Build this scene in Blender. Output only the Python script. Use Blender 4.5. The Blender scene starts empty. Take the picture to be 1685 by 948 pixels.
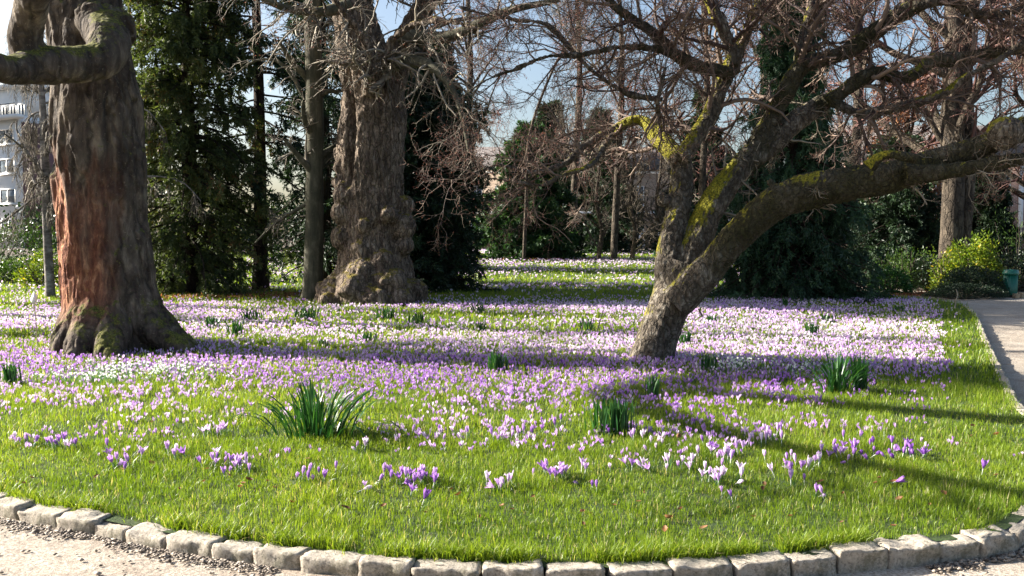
import bpy, bmesh, math, random
import numpy as np
from mathutils import Vector, geometry

# ------------------------------------------------------------------ camera, sky, sun, exposure
random.seed(7)
RNG = np.random.default_rng(11)
scene = bpy.context.scene
FPX, PW, PH, CZ = 1459.0, 1685.0, 948.0, 1.6
PITCH = math.atan((474 - 388) / FPX)
cam_data = bpy.data.cameras.new('camera')
cam = bpy.data.objects.new('camera', cam_data)
scene.collection.objects.link(cam)
cam.location = (0, 0, CZ)
cam.rotation_euler = (math.pi / 2 - PITCH, 0, 0)
cam_data.sensor_width = 36
cam_data.lens = 36 * FPX / PW
cam_data.clip_start = 0.05
cam_data.clip_end = 3000
scene.camera = cam

SUN_EL = math.radians(26)
SUN_TO = Vector((-0.97, 0.243, 0)).normalized() * math.cos(SUN_EL) + Vector((0, 0, math.sin(SUN_EL)))
w = bpy.data.worlds.new('World')
scene.world = w
w.use_nodes = True
nt = w.node_tree
bg = nt.nodes['Background']
sky = nt.nodes.new('ShaderNodeTexSky')
sky.sky_type = 'NISHITA'
sky.sun_disc = False
sky.sun_elevation = SUN_EL
sky.sun_rotation = math.atan2(SUN_TO.x, SUN_TO.y)
sky.air_density = 1.0
sky.dust_density = 3.0
sky.ozone_density = 1.5
nt.links.new(sky.outputs[0], bg.inputs[0])
bg.inputs[1].default_value = 0.062
sd = bpy.data.lights.new('sun', 'SUN')
sd.energy = 5.0
sd.angle = math.radians(0.5)
sd.color = (1.0, 0.94, 0.84)
sun = bpy.data.objects.new('sun', sd)
scene.collection.objects.link(sun)
sun.rotation_euler = (-SUN_TO).to_track_quat('-Z', 'Y').to_euler()
scene.view_settings.view_transform = 'Standard'
scene.view_settings.look = 'None'
scene.view_settings.gamma = 1
scene.view_settings.use_curve_mapping = False
scene.view_settings.exposure = 1.88
scene.cycles.max_bounces = 5
scene.cycles.diffuse_bounces = 3
scene.cycles.transmission_bounces = 3
scene.cycles.use_denoising = True

# ------------------------------------------------------------------ helpers
def P(px, py, d):
    X = (px - 842.5) / FPX
    Z = (474 - py) / FPX
    ca, sa = math.cos(PITCH), math.sin(PITCH)
    v = np.array([X, ca + Z * sa, -sa + Z * ca])
    return np.array([0, 0, CZ]) + v * (d / v[1])


def G(px, py, z=0.0):
    X = (px - 842.5) / FPX
    Z = (474 - py) / FPX
    ca, sa = math.cos(PITCH), math.sin(PITCH)
    v = np.array([X, ca + Z * sa, -sa + Z * ca])
    t = (z - CZ) / v[2]
    return v[0] * t, v[1] * t


def rise(y):
    t = np.clip((np.asarray(y, float) - 24) / 34, 0, 1)
    return 0.55 * t * t * (3 - 2 * t)


def hash3(ix, iy, iz, seed=0):
    n = (ix * 73856093) ^ (iy * 19349663) ^ (iz * 83492791) ^ (seed * 2654435 + 1013)
    n = (n ^ (n >> 13)) * 1274126177
    n = n & 0x7fffffff
    n = (n ^ (n >> 16))
    return (n & 0xffff) / 65535.0


def vnoise(p, seed=0):
    p = np.asarray(p, float)
    i = np.floor(p).astype(np.int64)
    f = p - i
    f = f * f * (3 - 2 * f)
    r = 0
    for dx in (0, 1):
        for dy in (0, 1):
            for dz in (0, 1):
                wgt = (f[:, 0] if dx else 1 - f[:, 0]) * (f[:, 1] if dy else 1 - f[:, 1]) * (f[:, 2] if dz else 1 - f[:, 2])
                r = r + wgt * hash3(i[:, 0] + dx, i[:, 1] + dy, i[:, 2] + dz, seed)
    return r * 2 - 1


def fbm(p, octs=4, seed=0):
    r = 0
    a = 1.0
    s = 0
    for k in range(octs):
        r = r + a * vnoise(np.asarray(p) * 2 ** k + 17.3 * k, seed + k)
        s += a
        a *= 0.5
    return r / s


def n2(x, y, sc, seed=0, octs=3):
    return fbm(np.stack([np.asarray(x) * sc, np.asarray(y) * sc, np.zeros_like(np.asarray(x, float)) + seed * 3.7], 1), octs, seed)


def tag(o, label=None, cat=None, group=None, kind=None):
    if label: o['label'] = label
    if cat: o['category'] = cat
    if group: o['group'] = group
    if kind: o['kind'] = kind
    return o


def empty(name, loc, label, cat, group=None, rz=0):
    o = bpy.data.objects.new(name, None)
    scene.collection.objects.link(o)
    o.location = tuple(float(c) for c in loc)
    o.rotation_euler = (0, 0, rz)
    o.empty_display_size = 0.1
    return tag(o, label, cat, group)


def mesh_from(name, V, faces, rnd=None, attrs=None):
    V = np.asarray(V, np.float32)
    faces = [np.asarray(f, np.int32) for f in faces if len(f)]
    me = bpy.data.meshes.new(name)
    me.vertices.add(len(V))
    me.vertices.foreach_set('co', V.ravel())
    nl = sum(f.size for f in faces)
    npoly = sum(len(f) for f in faces)
    me.loops.add(nl)
    me.loops.foreach_set('vertex_index', np.concatenate([f.ravel() for f in faces]))
    me.polygons.add(npoly)
    st, off = [], 0
    for f in faces:
        k = f.shape[1]
        st.append(off + np.arange(len(f)) * k)
        off += f.size
    me.polygons.foreach_set('loop_start', np.concatenate(st).astype(np.int32))
    me.update(calc_edges=True)
    if rnd is not None:
        a = me.attributes.new('rnd', 'FLOAT', 'POINT')
        a.data.foreach_set('value', np.asarray(rnd, np.float32))
    for k, v in (attrs or {}).items():
        a = me.attributes.new(k, 'FLOAT', 'POINT')
        a.data.foreach_set('value', np.asarray(v, np.float32))
    return me


def link(name, me, mat=None, parent=None, smooth=False, loc=None):
    o = bpy.data.objects.new(name, me)
    scene.collection.objects.link(o)
    if mat is not None and not me.materials:
        me.materials.append(mat)
    if smooth:
        me.polygons.foreach_set('use_smooth', np.ones(len(me.polygons), bool))
    if parent is not None:
        o.parent = parent
    if loc is not None:
        o.location = tuple(float(c) for c in loc)
    return o


def child(name, V, faces, mat, parent, rnd=None, attrs=None, smooth=False):
    """world-space vertices, parented under an unrotated empty"""
    V = np.asarray(V, float) - np.array(parent.location)
    return link(name, mesh_from(name, V, faces, rnd, attrs), mat, parent, smooth)


class Soup:
    def __init__(s):
        s.V, s.F3, s.F4, s.R, s.n = [], [], [], [], 0

    def add(s, V, F, r=None):
        V = np.asarray(V, float).reshape(-1, 3)
        F = np.asarray(F)
        (s.F3 if F.shape[1] == 3 else s.F4).append(F + s.n)
        s.V.append(V)
        s.R.append(np.full(len(V), 0.5) if r is None else np.broadcast_to(np.asarray(r, float), (len(V),)))
        s.n += len(V)

    def add2(s, V, F3, F4, r=None):
        V = np.asarray(V, float).reshape(-1, 3)
        if len(F3): s.F3.append(np.asarray(F3) + s.n)
        if len(F4): s.F4.append(np.asarray(F4) + s.n)
        s.V.append(V)
        s.R.append(np.full(len(V), 0.5) if r is None else np.broadcast_to(np.asarray(r, float), (len(V),)))
        s.n += len(V)

    def get(s):
        return np.concatenate(s.V), [np.concatenate(f) for f in (s.F3, s.F4) if f], np.concatenate(s.R)

    def box(s, x0, x1, y0, y1, z0, z1, r=None):
        V = [(x, y, z) for x in (x0, x1) for y in (y0, y1) for z in (z0, z1)]
        F = [(0, 1, 3, 2), (4, 6, 7, 5), (0, 4, 5, 1), (2, 3, 7, 6), (0, 2, 6, 4), (1, 5, 7, 3)]
        s.add(V, F, r)

    def build(s, name, mat, parent=None, smooth=False):
        V, F, R = s.get()
        if parent is not None:
            V = V - np.array(parent.location)
        return link(name, mesh_from(name, V, F, R), mat, parent, smooth)


def norm(v):
    return v / np.maximum(np.linalg.norm(v, axis=-1, keepdims=True), 1e-9)


def tubes(Pt, R, S=3, cap=False):
    """Pt (N,K,3) R (N,K)"""
    N, K, _ = Pt.shape
    T = norm(np.gradient(Pt, axis=1))
    avg = norm(Pt[:, -1] - Pt[:, 0])
    ref = np.where(np.abs(avg[:, 2:3]) > 0.8, np.array([[1.0, 0.2, 0]]), np.array([[0.1, 0.2, 1.0]]))
    u = norm(np.cross(T, ref[:, None, :]))
    v = np.cross(T, u)
    a = np.arange(S) * 2 * np.pi / S
    ring = u[:, :, None, :] * np.cos(a)[None, None, :, None] + v[:, :, None, :] * np.sin(a)[None, None, :, None]
    V = Pt[:, :, None, :] + ring * R[:, :, None, None]
    V = V.reshape(-1, 3)
    base = (np.arange(N) * K * S)[:, None, None] + (np.arange(K - 1) * S)[None, :, None]
    j = np.arange(S)[None, None, :]
    j2 = (np.arange(S) + 1)[None, None, :] % S
    F = np.stack([base + j, base + j2, base + S + j2, base + S + j], -1).reshape(-1, 4)
    if not cap:
        return V, F
    caps = []
    for i in range(N):
        o = i * K * S
        for e, k in ((0, 0), (1, K - 1)):
            c = len(V)
            V = np.vstack([V, Pt[i, k][None]])
            idx = o + k * S + np.arange(S)
            nx = o + k * S + (np.arange(S) + 1) % S
            caps.append(np.stack([np.full(S, c), nx, idx] if e == 0 else [np.full(S, c), idx, nx], 1))
    return V, F, np.concatenate(caps) if caps else np.zeros((0, 3), int)


def resample(pts, n):
    """Catmull-Rom through rows of pts (any width)"""
    pts = np.asarray(pts, float)
    m = len(pts)
    if m < 3:
        t = np.linspace(0, 1, n)[:, None]
        return pts[0] * (1 - t) + pts[-1] * t
    ext = np.vstack([2 * pts[0] - pts[1], pts, 2 * pts[-1] - pts[-2]])
    u = np.linspace(0, m - 1 - 1e-6, n)
    i = u.astype(int)
    f = (u - i)[:, None]
    p0, p1, p2, p3 = ext[i], ext[i + 1], ext[i + 2], ext[i + 3]
    return 0.5 * (2 * p1 + (p2 - p0) * f + (2 * p0 - 5 * p1 + 4 * p2 - p3) * f ** 2 + (3 * p1 - p0 - 3 * p2 + p3) * f ** 3)


def spawn(Pt, R, n, l0, l1, ang, K=5, wander=0.25, grav=0.0, tmin=0.2, tmax=1.0, rf=0.5, rmin=0.003, out=None, lend=0.5, rng=RNG):
    """n children for each parent branch; ang = mean angle from the parent's direction"""
    N, KP, _ = Pt.shape
    M = int(N * n)
    pi = np.repeat(np.arange(N), int(n)) if n >= 1 else rng.integers(0, N, max(1, int(N * n)))
    M = len(pi)
    t = rng.uniform(tmin, tmax, M)
    x = t * (KP - 1)
    i = np.clip(x.astype(int), 0, KP - 2)
    f = (x - i)[:, None]
    p0, p1 = Pt[pi, i], Pt[pi, i + 1]
    pos = p0 * (1 - f) + p1 * f
    rr = R[pi, i] * (1 - f[:, 0]) + R[pi, i + 1] * f[:, 0]
    tan = norm(p1 - p0)
    q = norm(np.cross(tan, norm(rng.normal(size=(M, 3)))))
    a = np.radians(rng.normal(ang, ang * 0.25, M))[:, None]
    d = tan * np.cos(a) + q * np.sin(a)
    if out is not None:
        d = norm(d + np.asarray(out)[None])
    L = rng.uniform(l0, l1, M) * (1 - lend * t)
    pts = np.zeros((M, K, 3))
    pts[:, 0] = pos
    seg = (L / (K - 1))[:, None]
    for k in range(1, K):
        d = norm(d + rng.normal(0, wander, (M, 3)) + np.array([0, 0, grav]))
        pts[:, k] = pts[:, k - 1] + d * seg
    r0 = np.maximum(rr * rf, rmin)
    Rr = r0[:, None] * np.linspace(1, 0.35, K)[None]
    return pts, Rr


def kites(pos, d, L, Wd, fold=0.25, rng=RNG, rnd=None):
    """leaf faces: base, side, tip, side"""
    M = len(pos)
    d = norm(d)
    s = norm(np.cross(d, norm(rng.normal(size=(M, 3)))))
    up = np.cross(s, d)
    L = np.broadcast_to(np.asarray(L, float), (M,))[:, None]
    Wd = np.broadcast_to(np.asarray(Wd, float), (M,))[:, None]
    V = np.stack([pos, pos + d * L * 0.45 + s * Wd * 0.5 + up * Wd * fold, pos + d * L, pos + d * L * 0.45 - s * Wd * 0.5 + up * Wd * fold], 1).reshape(-1, 3)
    F = np.arange(M * 4).reshape(M, 4)
    r = np.repeat(rng.uniform(0, 1, M) if rnd is None else rnd, 4)
    return V, F, r


def along(Pt, per, rng=RNG, tmin=0.0):
    N, K, _ = Pt.shape
    pi = np.repeat(np.arange(N), per)
    x = rng.uniform(tmin, 1, len(pi)) * (K - 1)
    i = np.clip(x.astype(int), 0, K - 2)
    f = (x - i)[:, None]
    return Pt[pi, i] * (1 - f) + Pt[pi, i + 1] * f, norm(Pt[pi, i + 1] - Pt[pi, i])


def ico(c, r, sub=2):
    bm = bmesh.new()
    bmesh.ops.create_icosphere(bm, subdivisions=sub, radius=1)
    V = np.array([v.co[:] for v in bm.verts])
    F = np.array([[v.index for v in f.verts] for f in bm.faces])
    bm.free()
    r = np.asarray(r, float)
    return V * r + np.asarray(c), F


def solid(name, limbs, balls, voxel, mat, parent, disp, attr_fn=None, smooth_it=2, S=14, shade_fn=None):
    """limbs: list of (pts Nx3, radii N), merged by voxel remesh then bark-displaced"""
    sp = Soup()
    for pts, rad in limbs:
        V, F, C = tubes(np.asarray(pts)[None], np.asarray(rad)[None], S, cap=True)
        sp.add2(V, C, F)
    for c, r in balls:
        V, F = ico(c, r, 3)
        sp.add(V, F)
    V, F, _ = sp.get()
    me = mesh_from('tmp', V, F)
    o = bpy.data.objects.new('tmp', me)
    scene.collection.objects.link(o)
    m = o.modifiers.new('r', 'REMESH')
    m.mode = 'VOXEL'
    m.voxel_size = voxel
    m.adaptivity = 0
    if smooth_it:
        m2 = o.modifiers.new('s', 'SMOOTH')
        m2.iterations = smooth_it
        m2.factor = 0.5
    dg = bpy.context.evaluated_depsgraph_get()
    nm = bpy.data.meshes.new_from_object(o.evaluated_get(dg))
    bpy.data.objects.remove(o)
    bpy.data.meshes.remove(me)
    n = len(nm.vertices)
    co = np.zeros(n * 3, np.float32)
    nm.vertices.foreach_get('co', co)
    co = co.reshape(-1, 3).astype(float)
    no = np.zeros(n * 3, np.float32)
    nm.vertex_normals.foreach_get('vector', no)
    no = no.reshape(-1, 3)
    co2 = co + no * disp(co)[:, None]
    loc = np.array(parent.location)
    nm.vertices.foreach_set('co', (co2 - loc).astype(np.float32).ravel())
    if shade_fn:
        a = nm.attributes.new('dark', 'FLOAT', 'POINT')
        a.data.foreach_set('value', shade_fn(co2).astype(np.float32))
    if attr_fn:
        a = nm.attributes.new('patch', 'FLOAT', 'POINT')
        a.data.foreach_set('value', attr_fn(co2).astype(np.float32))
    nm.update()
    nm.name = name
    nm.materials.clear()
    return link(name, nm, mat, parent, smooth=True)


def pip(x, y, poly):
    poly = np.asarray(poly)
    inside = np.zeros(len(x), bool)
    j = len(poly) - 1
    for i in range(len(poly)):
        xi, yi = poly[i]
        xj, yj = poly[j]
        if yi != yj:
            c = ((yi > y) != (yj > y)) & (x < (xj - xi) * (y - yi) / (yj - yi) + xi)
            inside ^= c
        j = i
    return inside


def edge_dist(x, y, line):
    line = np.asarray(line, float)
    best = np.full(len(x), 1e9)
    for a, b in zip(line[:-1], line[1:]):
        ab = b - a
        t = np.clip(((x - a[0]) * ab[0] + (y - a[1]) * ab[1]) / (ab @ ab), 0, 1)
        best = np.minimum(best, np.hypot(x - a[0] - t * ab[0], y - a[1] - t * ab[1]))
    return best

# ------------------------------------------------------------------ materials
def new_mat(name):
    m = bpy.data.materials.new(name)
    m.use_nodes = True
    t = m.node_tree
    b = t.nodes['Principled BSDF']
    b.inputs['Roughness'].default_value = 0.85
    return m, t, b


def nd(t, kind, **kw):
    n = t.nodes.new('ShaderNode' + kind)
    for k, v in kw.items():
        if k.startswith('i_'):
            n.inputs[k[2:].replace('_', ' ')].default_value = v
        else:
            setattr(n, k, v)
    return n


def ramp(t, fac, stops):
    r = t.nodes.new('ShaderNodeValToRGB')
    e = r.color_ramp.elements
    while len(e) < len(stops): e.new(0.5)
    for q, (p, c) in zip(e, stops):
        q.position = p
        q.color = (*c, 1)
    t.links.new(fac, r.inputs[0])
    return r.outputs[0]


def mixc(t, fac, a, b, mode='MIX'):
    m = t.nodes.new('ShaderNodeMix')
    m.data_type = 'RGBA'
    m.blend_type = mode
    for s, v in ((m.inputs[0], fac), (m.inputs[6], a), (m.inputs[7], b)):
        if isinstance(v, (int, float)): s.default_value = v
        elif isinstance(v, tuple): s.default_value = (*v, 1)
        else: t.links.new(v, s)
    return m.outputs[2]


def mth(t, op, a, b=0.0, clamp=False):
    m = t.nodes.new('ShaderNodeMath')
    m.operation = op
    m.use_clamp = clamp
    for s, v in ((m.inputs[0], a), (m.inputs[1], b)):
        if isinstance(v, (int, float)): s.default_value = v
        else: t.links.new(v, s)
    return m.outputs[0]


def coords(t, scale=(1, 1, 1), rot=(0, 0, 0)):
    tc = t.nodes.new('ShaderNodeTexCoord')
    mp = t.nodes.new('ShaderNodeMapping')
    mp.inputs['Scale'].default_value = scale
    mp.inputs['Rotation'].default_value = rot
    t.links.new(tc.outputs['Object'], mp.inputs[0])
    return mp.outputs[0]


def noise(t, vec, scale, detail=4, rough=0.6, dist=0.0):
    n = nd(t, 'TexNoise')
    n.inputs['Scale'].default_value = scale
    n.inputs['Detail'].default_value = detail
    n.inputs['Roughness'].default_value = rough
    n.inputs['Distortion'].default_value = dist
    t.links.new(vec, n.inputs['Vector'])
    return n.outputs[0]


def bump(t, b, h, strength=0.5, dist=0.02):
    n = nd(t, 'Bump')
    n.inputs['Strength'].default_value = strength
    n.inputs['Distance'].default_value = dist
    t.links.new(h, n.inputs['Height'])
    t.links.new(n.outputs[0], b.inputs['Normal'])


def leafy(name, stops, transl=0.45, rough=0.5, trans_tint=(1.1, 1.25, 0.5)):
    m, t, b = new_mat(name)
    at = nd(t, 'Attribute', attribute_name='rnd')
    c = ramp(t, at.outputs['Fac'], stops)
    t.links.new(c, b.inputs['Base Color'])
    b.inputs['Roughness'].default_value = rough
    b.inputs['Specular IOR Level'].default_value = 0.3
    tr = nd(t, 'BsdfTranslucent')
    t.links.new(mixc(t, 1.0, c, trans_tint, 'MULTIPLY'), tr.inputs[0])
    mx = nd(t, 'MixShader')
    mx.inputs[0].default_value = transl
    t.links.new(b.outputs[0], mx.inputs[1])
    t.links.new(tr.outputs[0], mx.inputs[2])
    t.links.new(mx.outputs[0], t.nodes['Material Output'].inputs[0])
    return m


def bark(name, c1, c2, c3, moss=0.0, moss_col=((0.05, 0.06, 0.01), (0.22, 0.2, 0.02)), stretch=0.25, scale=14, patch_cols=None, mossdir=(0, 0, 1), bstr=0.9, amossk=False, crack=0.6, cscale=None, shadeattr=False):
    m, t, b = new_mat(name)
    v = coords(t, (1, 1, stretch))
    v1 = coords(t, (1, 1, 1))
    a = noise(t, v, scale, 6, 0.65, 0.6)
    c = ramp(t, a, [(0.3, c1), (0.5, c2), (0.7, c3)])
    big = noise(t, v1, 2.2, 4, 0.6)
    c = mixc(t, ramp(t, big, [(0.42, (0, 0, 0)), (0.6, (1, 1, 1))]), c, mixc(t, 0.6, c, c1))
    vor = None
    if crack > 0:
        wn = nd(t, 'TexNoise')
        wn.inputs['Scale'].default_value = 5
        wn.inputs['Detail'].default_value = 4
        t.links.new(v1, wn.inputs['Vector'])
        vm = nd(t, 'VectorMath', operation='MULTIPLY_ADD')
        t.links.new(wn.outputs['Color'], vm.inputs[0])
        vm.inputs[1].default_value = (0.22, 0.22, 0.22)
        t.links.new(v, vm.inputs[2])
        vo = nd(t, 'TexVoronoi', feature='DISTANCE_TO_EDGE')
        vo.inputs['Scale'].default_value = cscale or scale * 0.8
        t.links.new(vm.outputs[0], vo.inputs['Vector'])
        vor = ramp(t, vo.outputs['Distance'], [(0.0, (0, 0, 0)), (0.13, (1, 1, 1))])
        c = mixc(t, mth(t, 'MULTIPLY', mth(t, 'SUBTRACT', 1.0, vor), crack), c, tuple(x * 0.35 for x in c1))
    # pale lichen flecks
    li = noise(t, v1, 26, 3, 0.7)
    c = mixc(t, ramp(t, li, [(0.62, (0, 0, 0)), (0.7, (0.6, 0.6, 0.6))]), c, c3)
    if patch_cols:
        at = nd(t, 'Attribute', attribute_name='patch')
        pc = ramp(t, noise(t, coords(t, (1, 1, 0.3)), 11, 5, 0.7, 0.5), [(0.35, patch_cols[0]), (0.52, patch_cols[1]), (0.68, patch_cols[2])])
        c = mixc(t, at.outputs['Fac'], c, pc)
    if shadeattr:
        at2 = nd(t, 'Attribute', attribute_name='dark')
        shade_moss = ramp(t, noise(t, v1, 30, 4, 0.7), [(0.35, (0.018, 0.016, 0.009)), (0.6, (0.045, 0.042, 0.016)), (0.75, (0.10, 0.09, 0.04))])  # near-black tones that put limb shade into dark mossy bark
        c = mixc(t, at2.outputs['Fac'], c, shade_moss)
    if moss > 0:
        ge = nd(t, 'NewGeometry')
        dt = nd(t, 'VectorMath', operation='DOT_PRODUCT')
        t.links.new(ge.outputs['Normal'], dt.inputs[0])
        dt.inputs[1].default_value = Vector(mossdir).normalized()
        f = mth(t, 'ADD', mth(t, 'MULTIPLY', dt.outputs['Value'], 0.55), mth(t, 'MULTIPLY', noise(t, v1, 5.5, 5, 0.7), 1.3))
        if amossk:
            at = nd(t, 'Attribute', attribute_name='patch')
            f = mth(t, 'ADD', f, mth(t, 'MULTIPLY', at.outputs['Fac'], 0.55))
        f = mth(t, 'MULTIPLY', mth(t, 'SUBTRACT', f, 1.25 - moss), 6.0, True)
        mc = ramp(t, noise(t, v1, 45, 3, 0.7), [(0.35, moss_col[0]), (0.65, moss_col[1])])
        c = mixc(t, f, c, mc)
    t.links.new(c, b.inputs['Base Color'])
    b.inputs['Roughness'].default_value = 0.9
    b.inputs['Specular IOR Level'].default_value = 0.2
    h = mth(t, 'ADD', mth(t, 'MULTIPLY', a, 0.7), mth(t, 'MULTIPLY', noise(t, v1, scale * 3.2, 4, 0.7), 0.45))
    if vor is not None: h = mth(t, 'ADD', h, mth(t, 'MULTIPLY', vor, 0.9 * crack))
    bump(t, b, h, bstr, 0.05)
    return m


def plain(name, c, rough=0.6, var=0.15, sc=8, metal=0.0, bstr=0.0):
    m, t, b = new_mat(name)
    v = coords(t)
    n = noise(t, v, sc, 5, 0.65)
    lo = tuple(x * (1 - var) for x in c)
    hi = tuple(min(1, x * (1 + var)) for x in c)
    t.links.new(ramp(t, n, [(0.3, lo), (0.7, hi)]), b.inputs['Base Color'])
    b.inputs['Roughness'].default_value = rough
    b.inputs['Metallic'].default_value = metal
    if bstr: bump(t, b, noise(t, v, sc * 4, 4, 0.7), bstr, 0.01)
    return m


def twigmat(name, c1, c2):
    m, t, b = new_mat(name)
    at = nd(t, 'Attribute', attribute_name='rnd')
    t.links.new(ramp(t, at.outputs['Fac'], [(0.1, c1), (0.9, c2)]), b.inputs['Base Color'])
    b.inputs['Roughness'].default_value = 0.7
    b.inputs['Specular IOR Level'].default_value = 0.3
    return m


def make_path_mat():
    m, t, b = new_mat('pale_gravel_path')
    v = coords(t)
    a = noise(t, v, 0.7, 5, 0.6)
    c = ramp(t, a, [(0.35, (0.36, 0.31, 0.245)), (0.65, (0.50, 0.445, 0.37))])
    c = mixc(t, ramp(t, noise(t, v, 2.6, 6, 0.75), [(0.5, (0, 0, 0)), (0.66, (0.7, 0.7, 0.7))]), c, (0.24, 0.18, 0.135))
    f = noise(t, v, 60, 4, 0.8)
    c = mixc(t, ramp(t, f, [(0.42, (0.8, 0.8, 0.8)), (0.56, (0, 0, 0))]), c, (0.17, 0.125, 0.09))
    vo = nd(t, 'TexVoronoi')
    vo.inputs['Scale'].default_value = 110
    t.links.new(v, vo.inputs['Vector'])
    c = mixc(t, ramp(t, vo.outputs['Distance'], [(0.1, (0.5, 0.5, 0.5)), (0.3, (0, 0, 0))]), c, (0.6, 0.54, 0.45))
    t.links.new(c, b.inputs['Base Color'])
    h = mth(t, 'ADD', mth(t, 'MULTIPLY', f, 0.6), mth(t, 'MULTIPLY', noise(t, v, 9, 5, 0.7), 1.2))
    bump(t, b, h, 0.7, 0.02)
    b.inputs['Roughness'].default_value = 0.95
    return m


def make_soil(name, c0, c1, c2):
    m, t, b = new_mat(name)
    v = coords(t)
    a = noise(t, v, 1.3, 6, 0.7)
    c = ramp(t, a, [(0.35, c0), (0.5, c1), (0.68, c2)])
    c = mixc(t, ramp(t, noise(t, v, 34, 5, 0.8), [(0.4, (0.7, 0.7, 0.7)), (0.6, (0, 0, 0))]), c, c0)
    t.links.new(c, b.inputs['Base Color'])
    bump(t, b, noise(t, v, 22, 6, 0.8), 0.9, 0.04)
    b.inputs['Roughness'].default_value = 1
    return m


def make_stone():
    m, t, b = new_mat('kerb_limestone')
    v = coords(t)
    oi = nd(t, 'ObjectInfo')
    a = noise(t, v, 9, 6, 0.7)
    c = ramp(t, a, [(0.3, (0.26, 0.22, 0.175)), (0.5, (0.46, 0.405, 0.335)), (0.7, (0.60, 0.54, 0.455))])
    c = mixc(t, mth(t, 'MULTIPLY', oi.outputs['Random'], 0.45), c, (0.3, 0.26, 0.2))
    c = mixc(t, ramp(t, noise(t, v, 45, 5, 0.8), [(0.38, (0.8, 0.8, 0.8)), (0.5, (0, 0, 0))]), c, (0.12, 0.1, 0.08))
    c = mixc(t, ramp(t, noise(t, v, 5, 5, 0.75), [(0.5, (0, 0, 0)), (0.62, (0.75, 0.75, 0.75))]), c, (0.11, 0.10, 0.06))
    t.links.new(c, b.inputs['Base Color'])
    bump(t, b, mth(t, 'ADD', noise(t, v, 40, 6, 0.8), noise(t, v, 14, 4, 0.7)), 0.8, 0.012)
    b.inputs['Roughness'].default_value = 0.95
    return m


def make_brick(name, c1, c2, mortar, scale=1.0):
    m, t, b = new_mat(name)
    tc = t.nodes.new('ShaderNodeTexCoord')
    mp = nd(t, 'Mapping')
    mp.inputs['Rotation'].default_value = (math.pi / 2, 0, 0)
    t.links.new(tc.outputs['Object'], mp.inputs[0])
    br = nd(t, 'TexBrick')
    br.inputs['Color1'].default_value = (*c1, 1)
    br.inputs['Color2'].default_value = (*c2, 1)
    br.inputs['Mortar'].default_value = (*mortar, 1)
    br.inputs['Scale'].default_value = scale
    br.inputs['Mortar Size'].default_value = 0.012
    br.inputs['Brick Width'].default_value = 0.22
    br.inputs['Row Height'].default_value = 0.075
    t.links.new(mp.outputs[0], br.inputs['Vector'])
    n = noise(t, tc.outputs['Object'], 0.8, 5, 0.7)
    t.links.new(mixc(t, ramp(t, n, [(0.35, (0.5, 0.5, 0.5)), (0.65, (0, 0, 0))]), br.outputs[0], tuple(x * 0.6 for x in c1)), b.inputs['Base Color'])
    return m


def make_glass():
    m, t, b = new_mat('window_glass')
    v = coords(t)
    t.links.new(ramp(t, noise(t, v, 0.9, 3), [(0.35, (0.03, 0.04, 0.05)), (0.65, (0.16, 0.19, 0.22))]), b.inputs['Base Color'])
    b.inputs['Roughness'].default_value = 0.08
    b.inputs['Specular IOR Level'].default_value = 0.8
    return m


M = {}
M['path'] = make_path_mat()
M['soil'] = make_soil('park_soil', (0.04, 0.028, 0.018), (0.09, 0.065, 0.042), (0.17, 0.12, 0.075))
M['lawnsoil'] = make_soil('lawn_soil', (0.02, 0.035, 0.008), (0.04, 0.08, 0.012), (0.08, 0.1, 0.025))
M['stone'] = make_stone()
M['grass'] = leafy('grass_blades', [(0.0, (0.04, 0.085, 0.01)), (0.35, (0.125, 0.21, 0.016)), (0.75, (0.26, 0.35, 0.03)), (0.92, (0.36, 0.41, 0.09)), (1.0, (0.55, 0.48, 0.27))], 0.5, 0.38, (1.15, 1.12, 0.5))
M['daff'] = leafy('daffodil_leaf', [(0.0, (0.012, 0.05, 0.014)), (0.6, (0.03, 0.10, 0.028)), (1.0, (0.07, 0.17, 0.045))], 0.25, 0.3)
M['bloom'] = leafy('crocus_petals', [(0.0, (0.16, 0.045, 0.33)), (0.25, (0.34, 0.14, 0.55)), (0.5, (0.52, 0.30, 0.68)), (0.8, (0.72, 0.54, 0.80)), (1.0, (0.86, 0.80, 0.87))], 0.35, 0.6, (1.1, 0.98, 1.1))
M['stem'] = plain('crocus_stem', (0.6, 0.62, 0.55), 0.5, 0.1)
M['snowdrop'] = leafy('snowdrop', [(0.0, (0.1, 0.2, 0.08)), (0.4, (0.12, 0.25, 0.1)), (0.5, (0.8, 0.82, 0.78)), (1.0, (0.85, 0.87, 0.82))], 0.4, 0.5, (1, 1, 1))
M['twig_red'] = twigmat('reddish_twigs', (0.05, 0.026, 0.022), (0.19, 0.10, 0.085))
M['twig_pale'] = twigmat('pale_twigs', (0.065, 0.052, 0.04), (0.29, 0.25, 0.19))
M['twig_grey'] = twigmat('grey_twigs', (0.045, 0.036, 0.028), (0.16, 0.13, 0.095))
M['twig_mix'] = twigmat('red_brown_twigs', (0.045, 0.026, 0.022), (0.22, 0.16, 0.12))
M['bud'] = leafy('bud_clusters', [(0, (0.09, 0.03, 0.025)), (0.5, (0.2, 0.075, 0.06)), (1, (0.33, 0.15, 0.10))], 0.3, 0.7, (1.1, 0.9, 0.8))
M['beech'] = leafy('withered_beech_leaves', [(0, (0.1, 0.04, 0.02)), (0.5, (0.24, 0.10, 0.045)), (1, (0.42, 0.22, 0.11))], 0.4, 0.6, (1.1, 0.9, 0.7))
M['deadleaf'] = leafy('fallen_leaf', [(0, (0.10, 0.045, 0.02)), (0.5, (0.22, 0.1, 0.04)), (1, (0.42, 0.27, 0.15))], 0.25, 0.6, (1.1, 0.9, 0.7))
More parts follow.
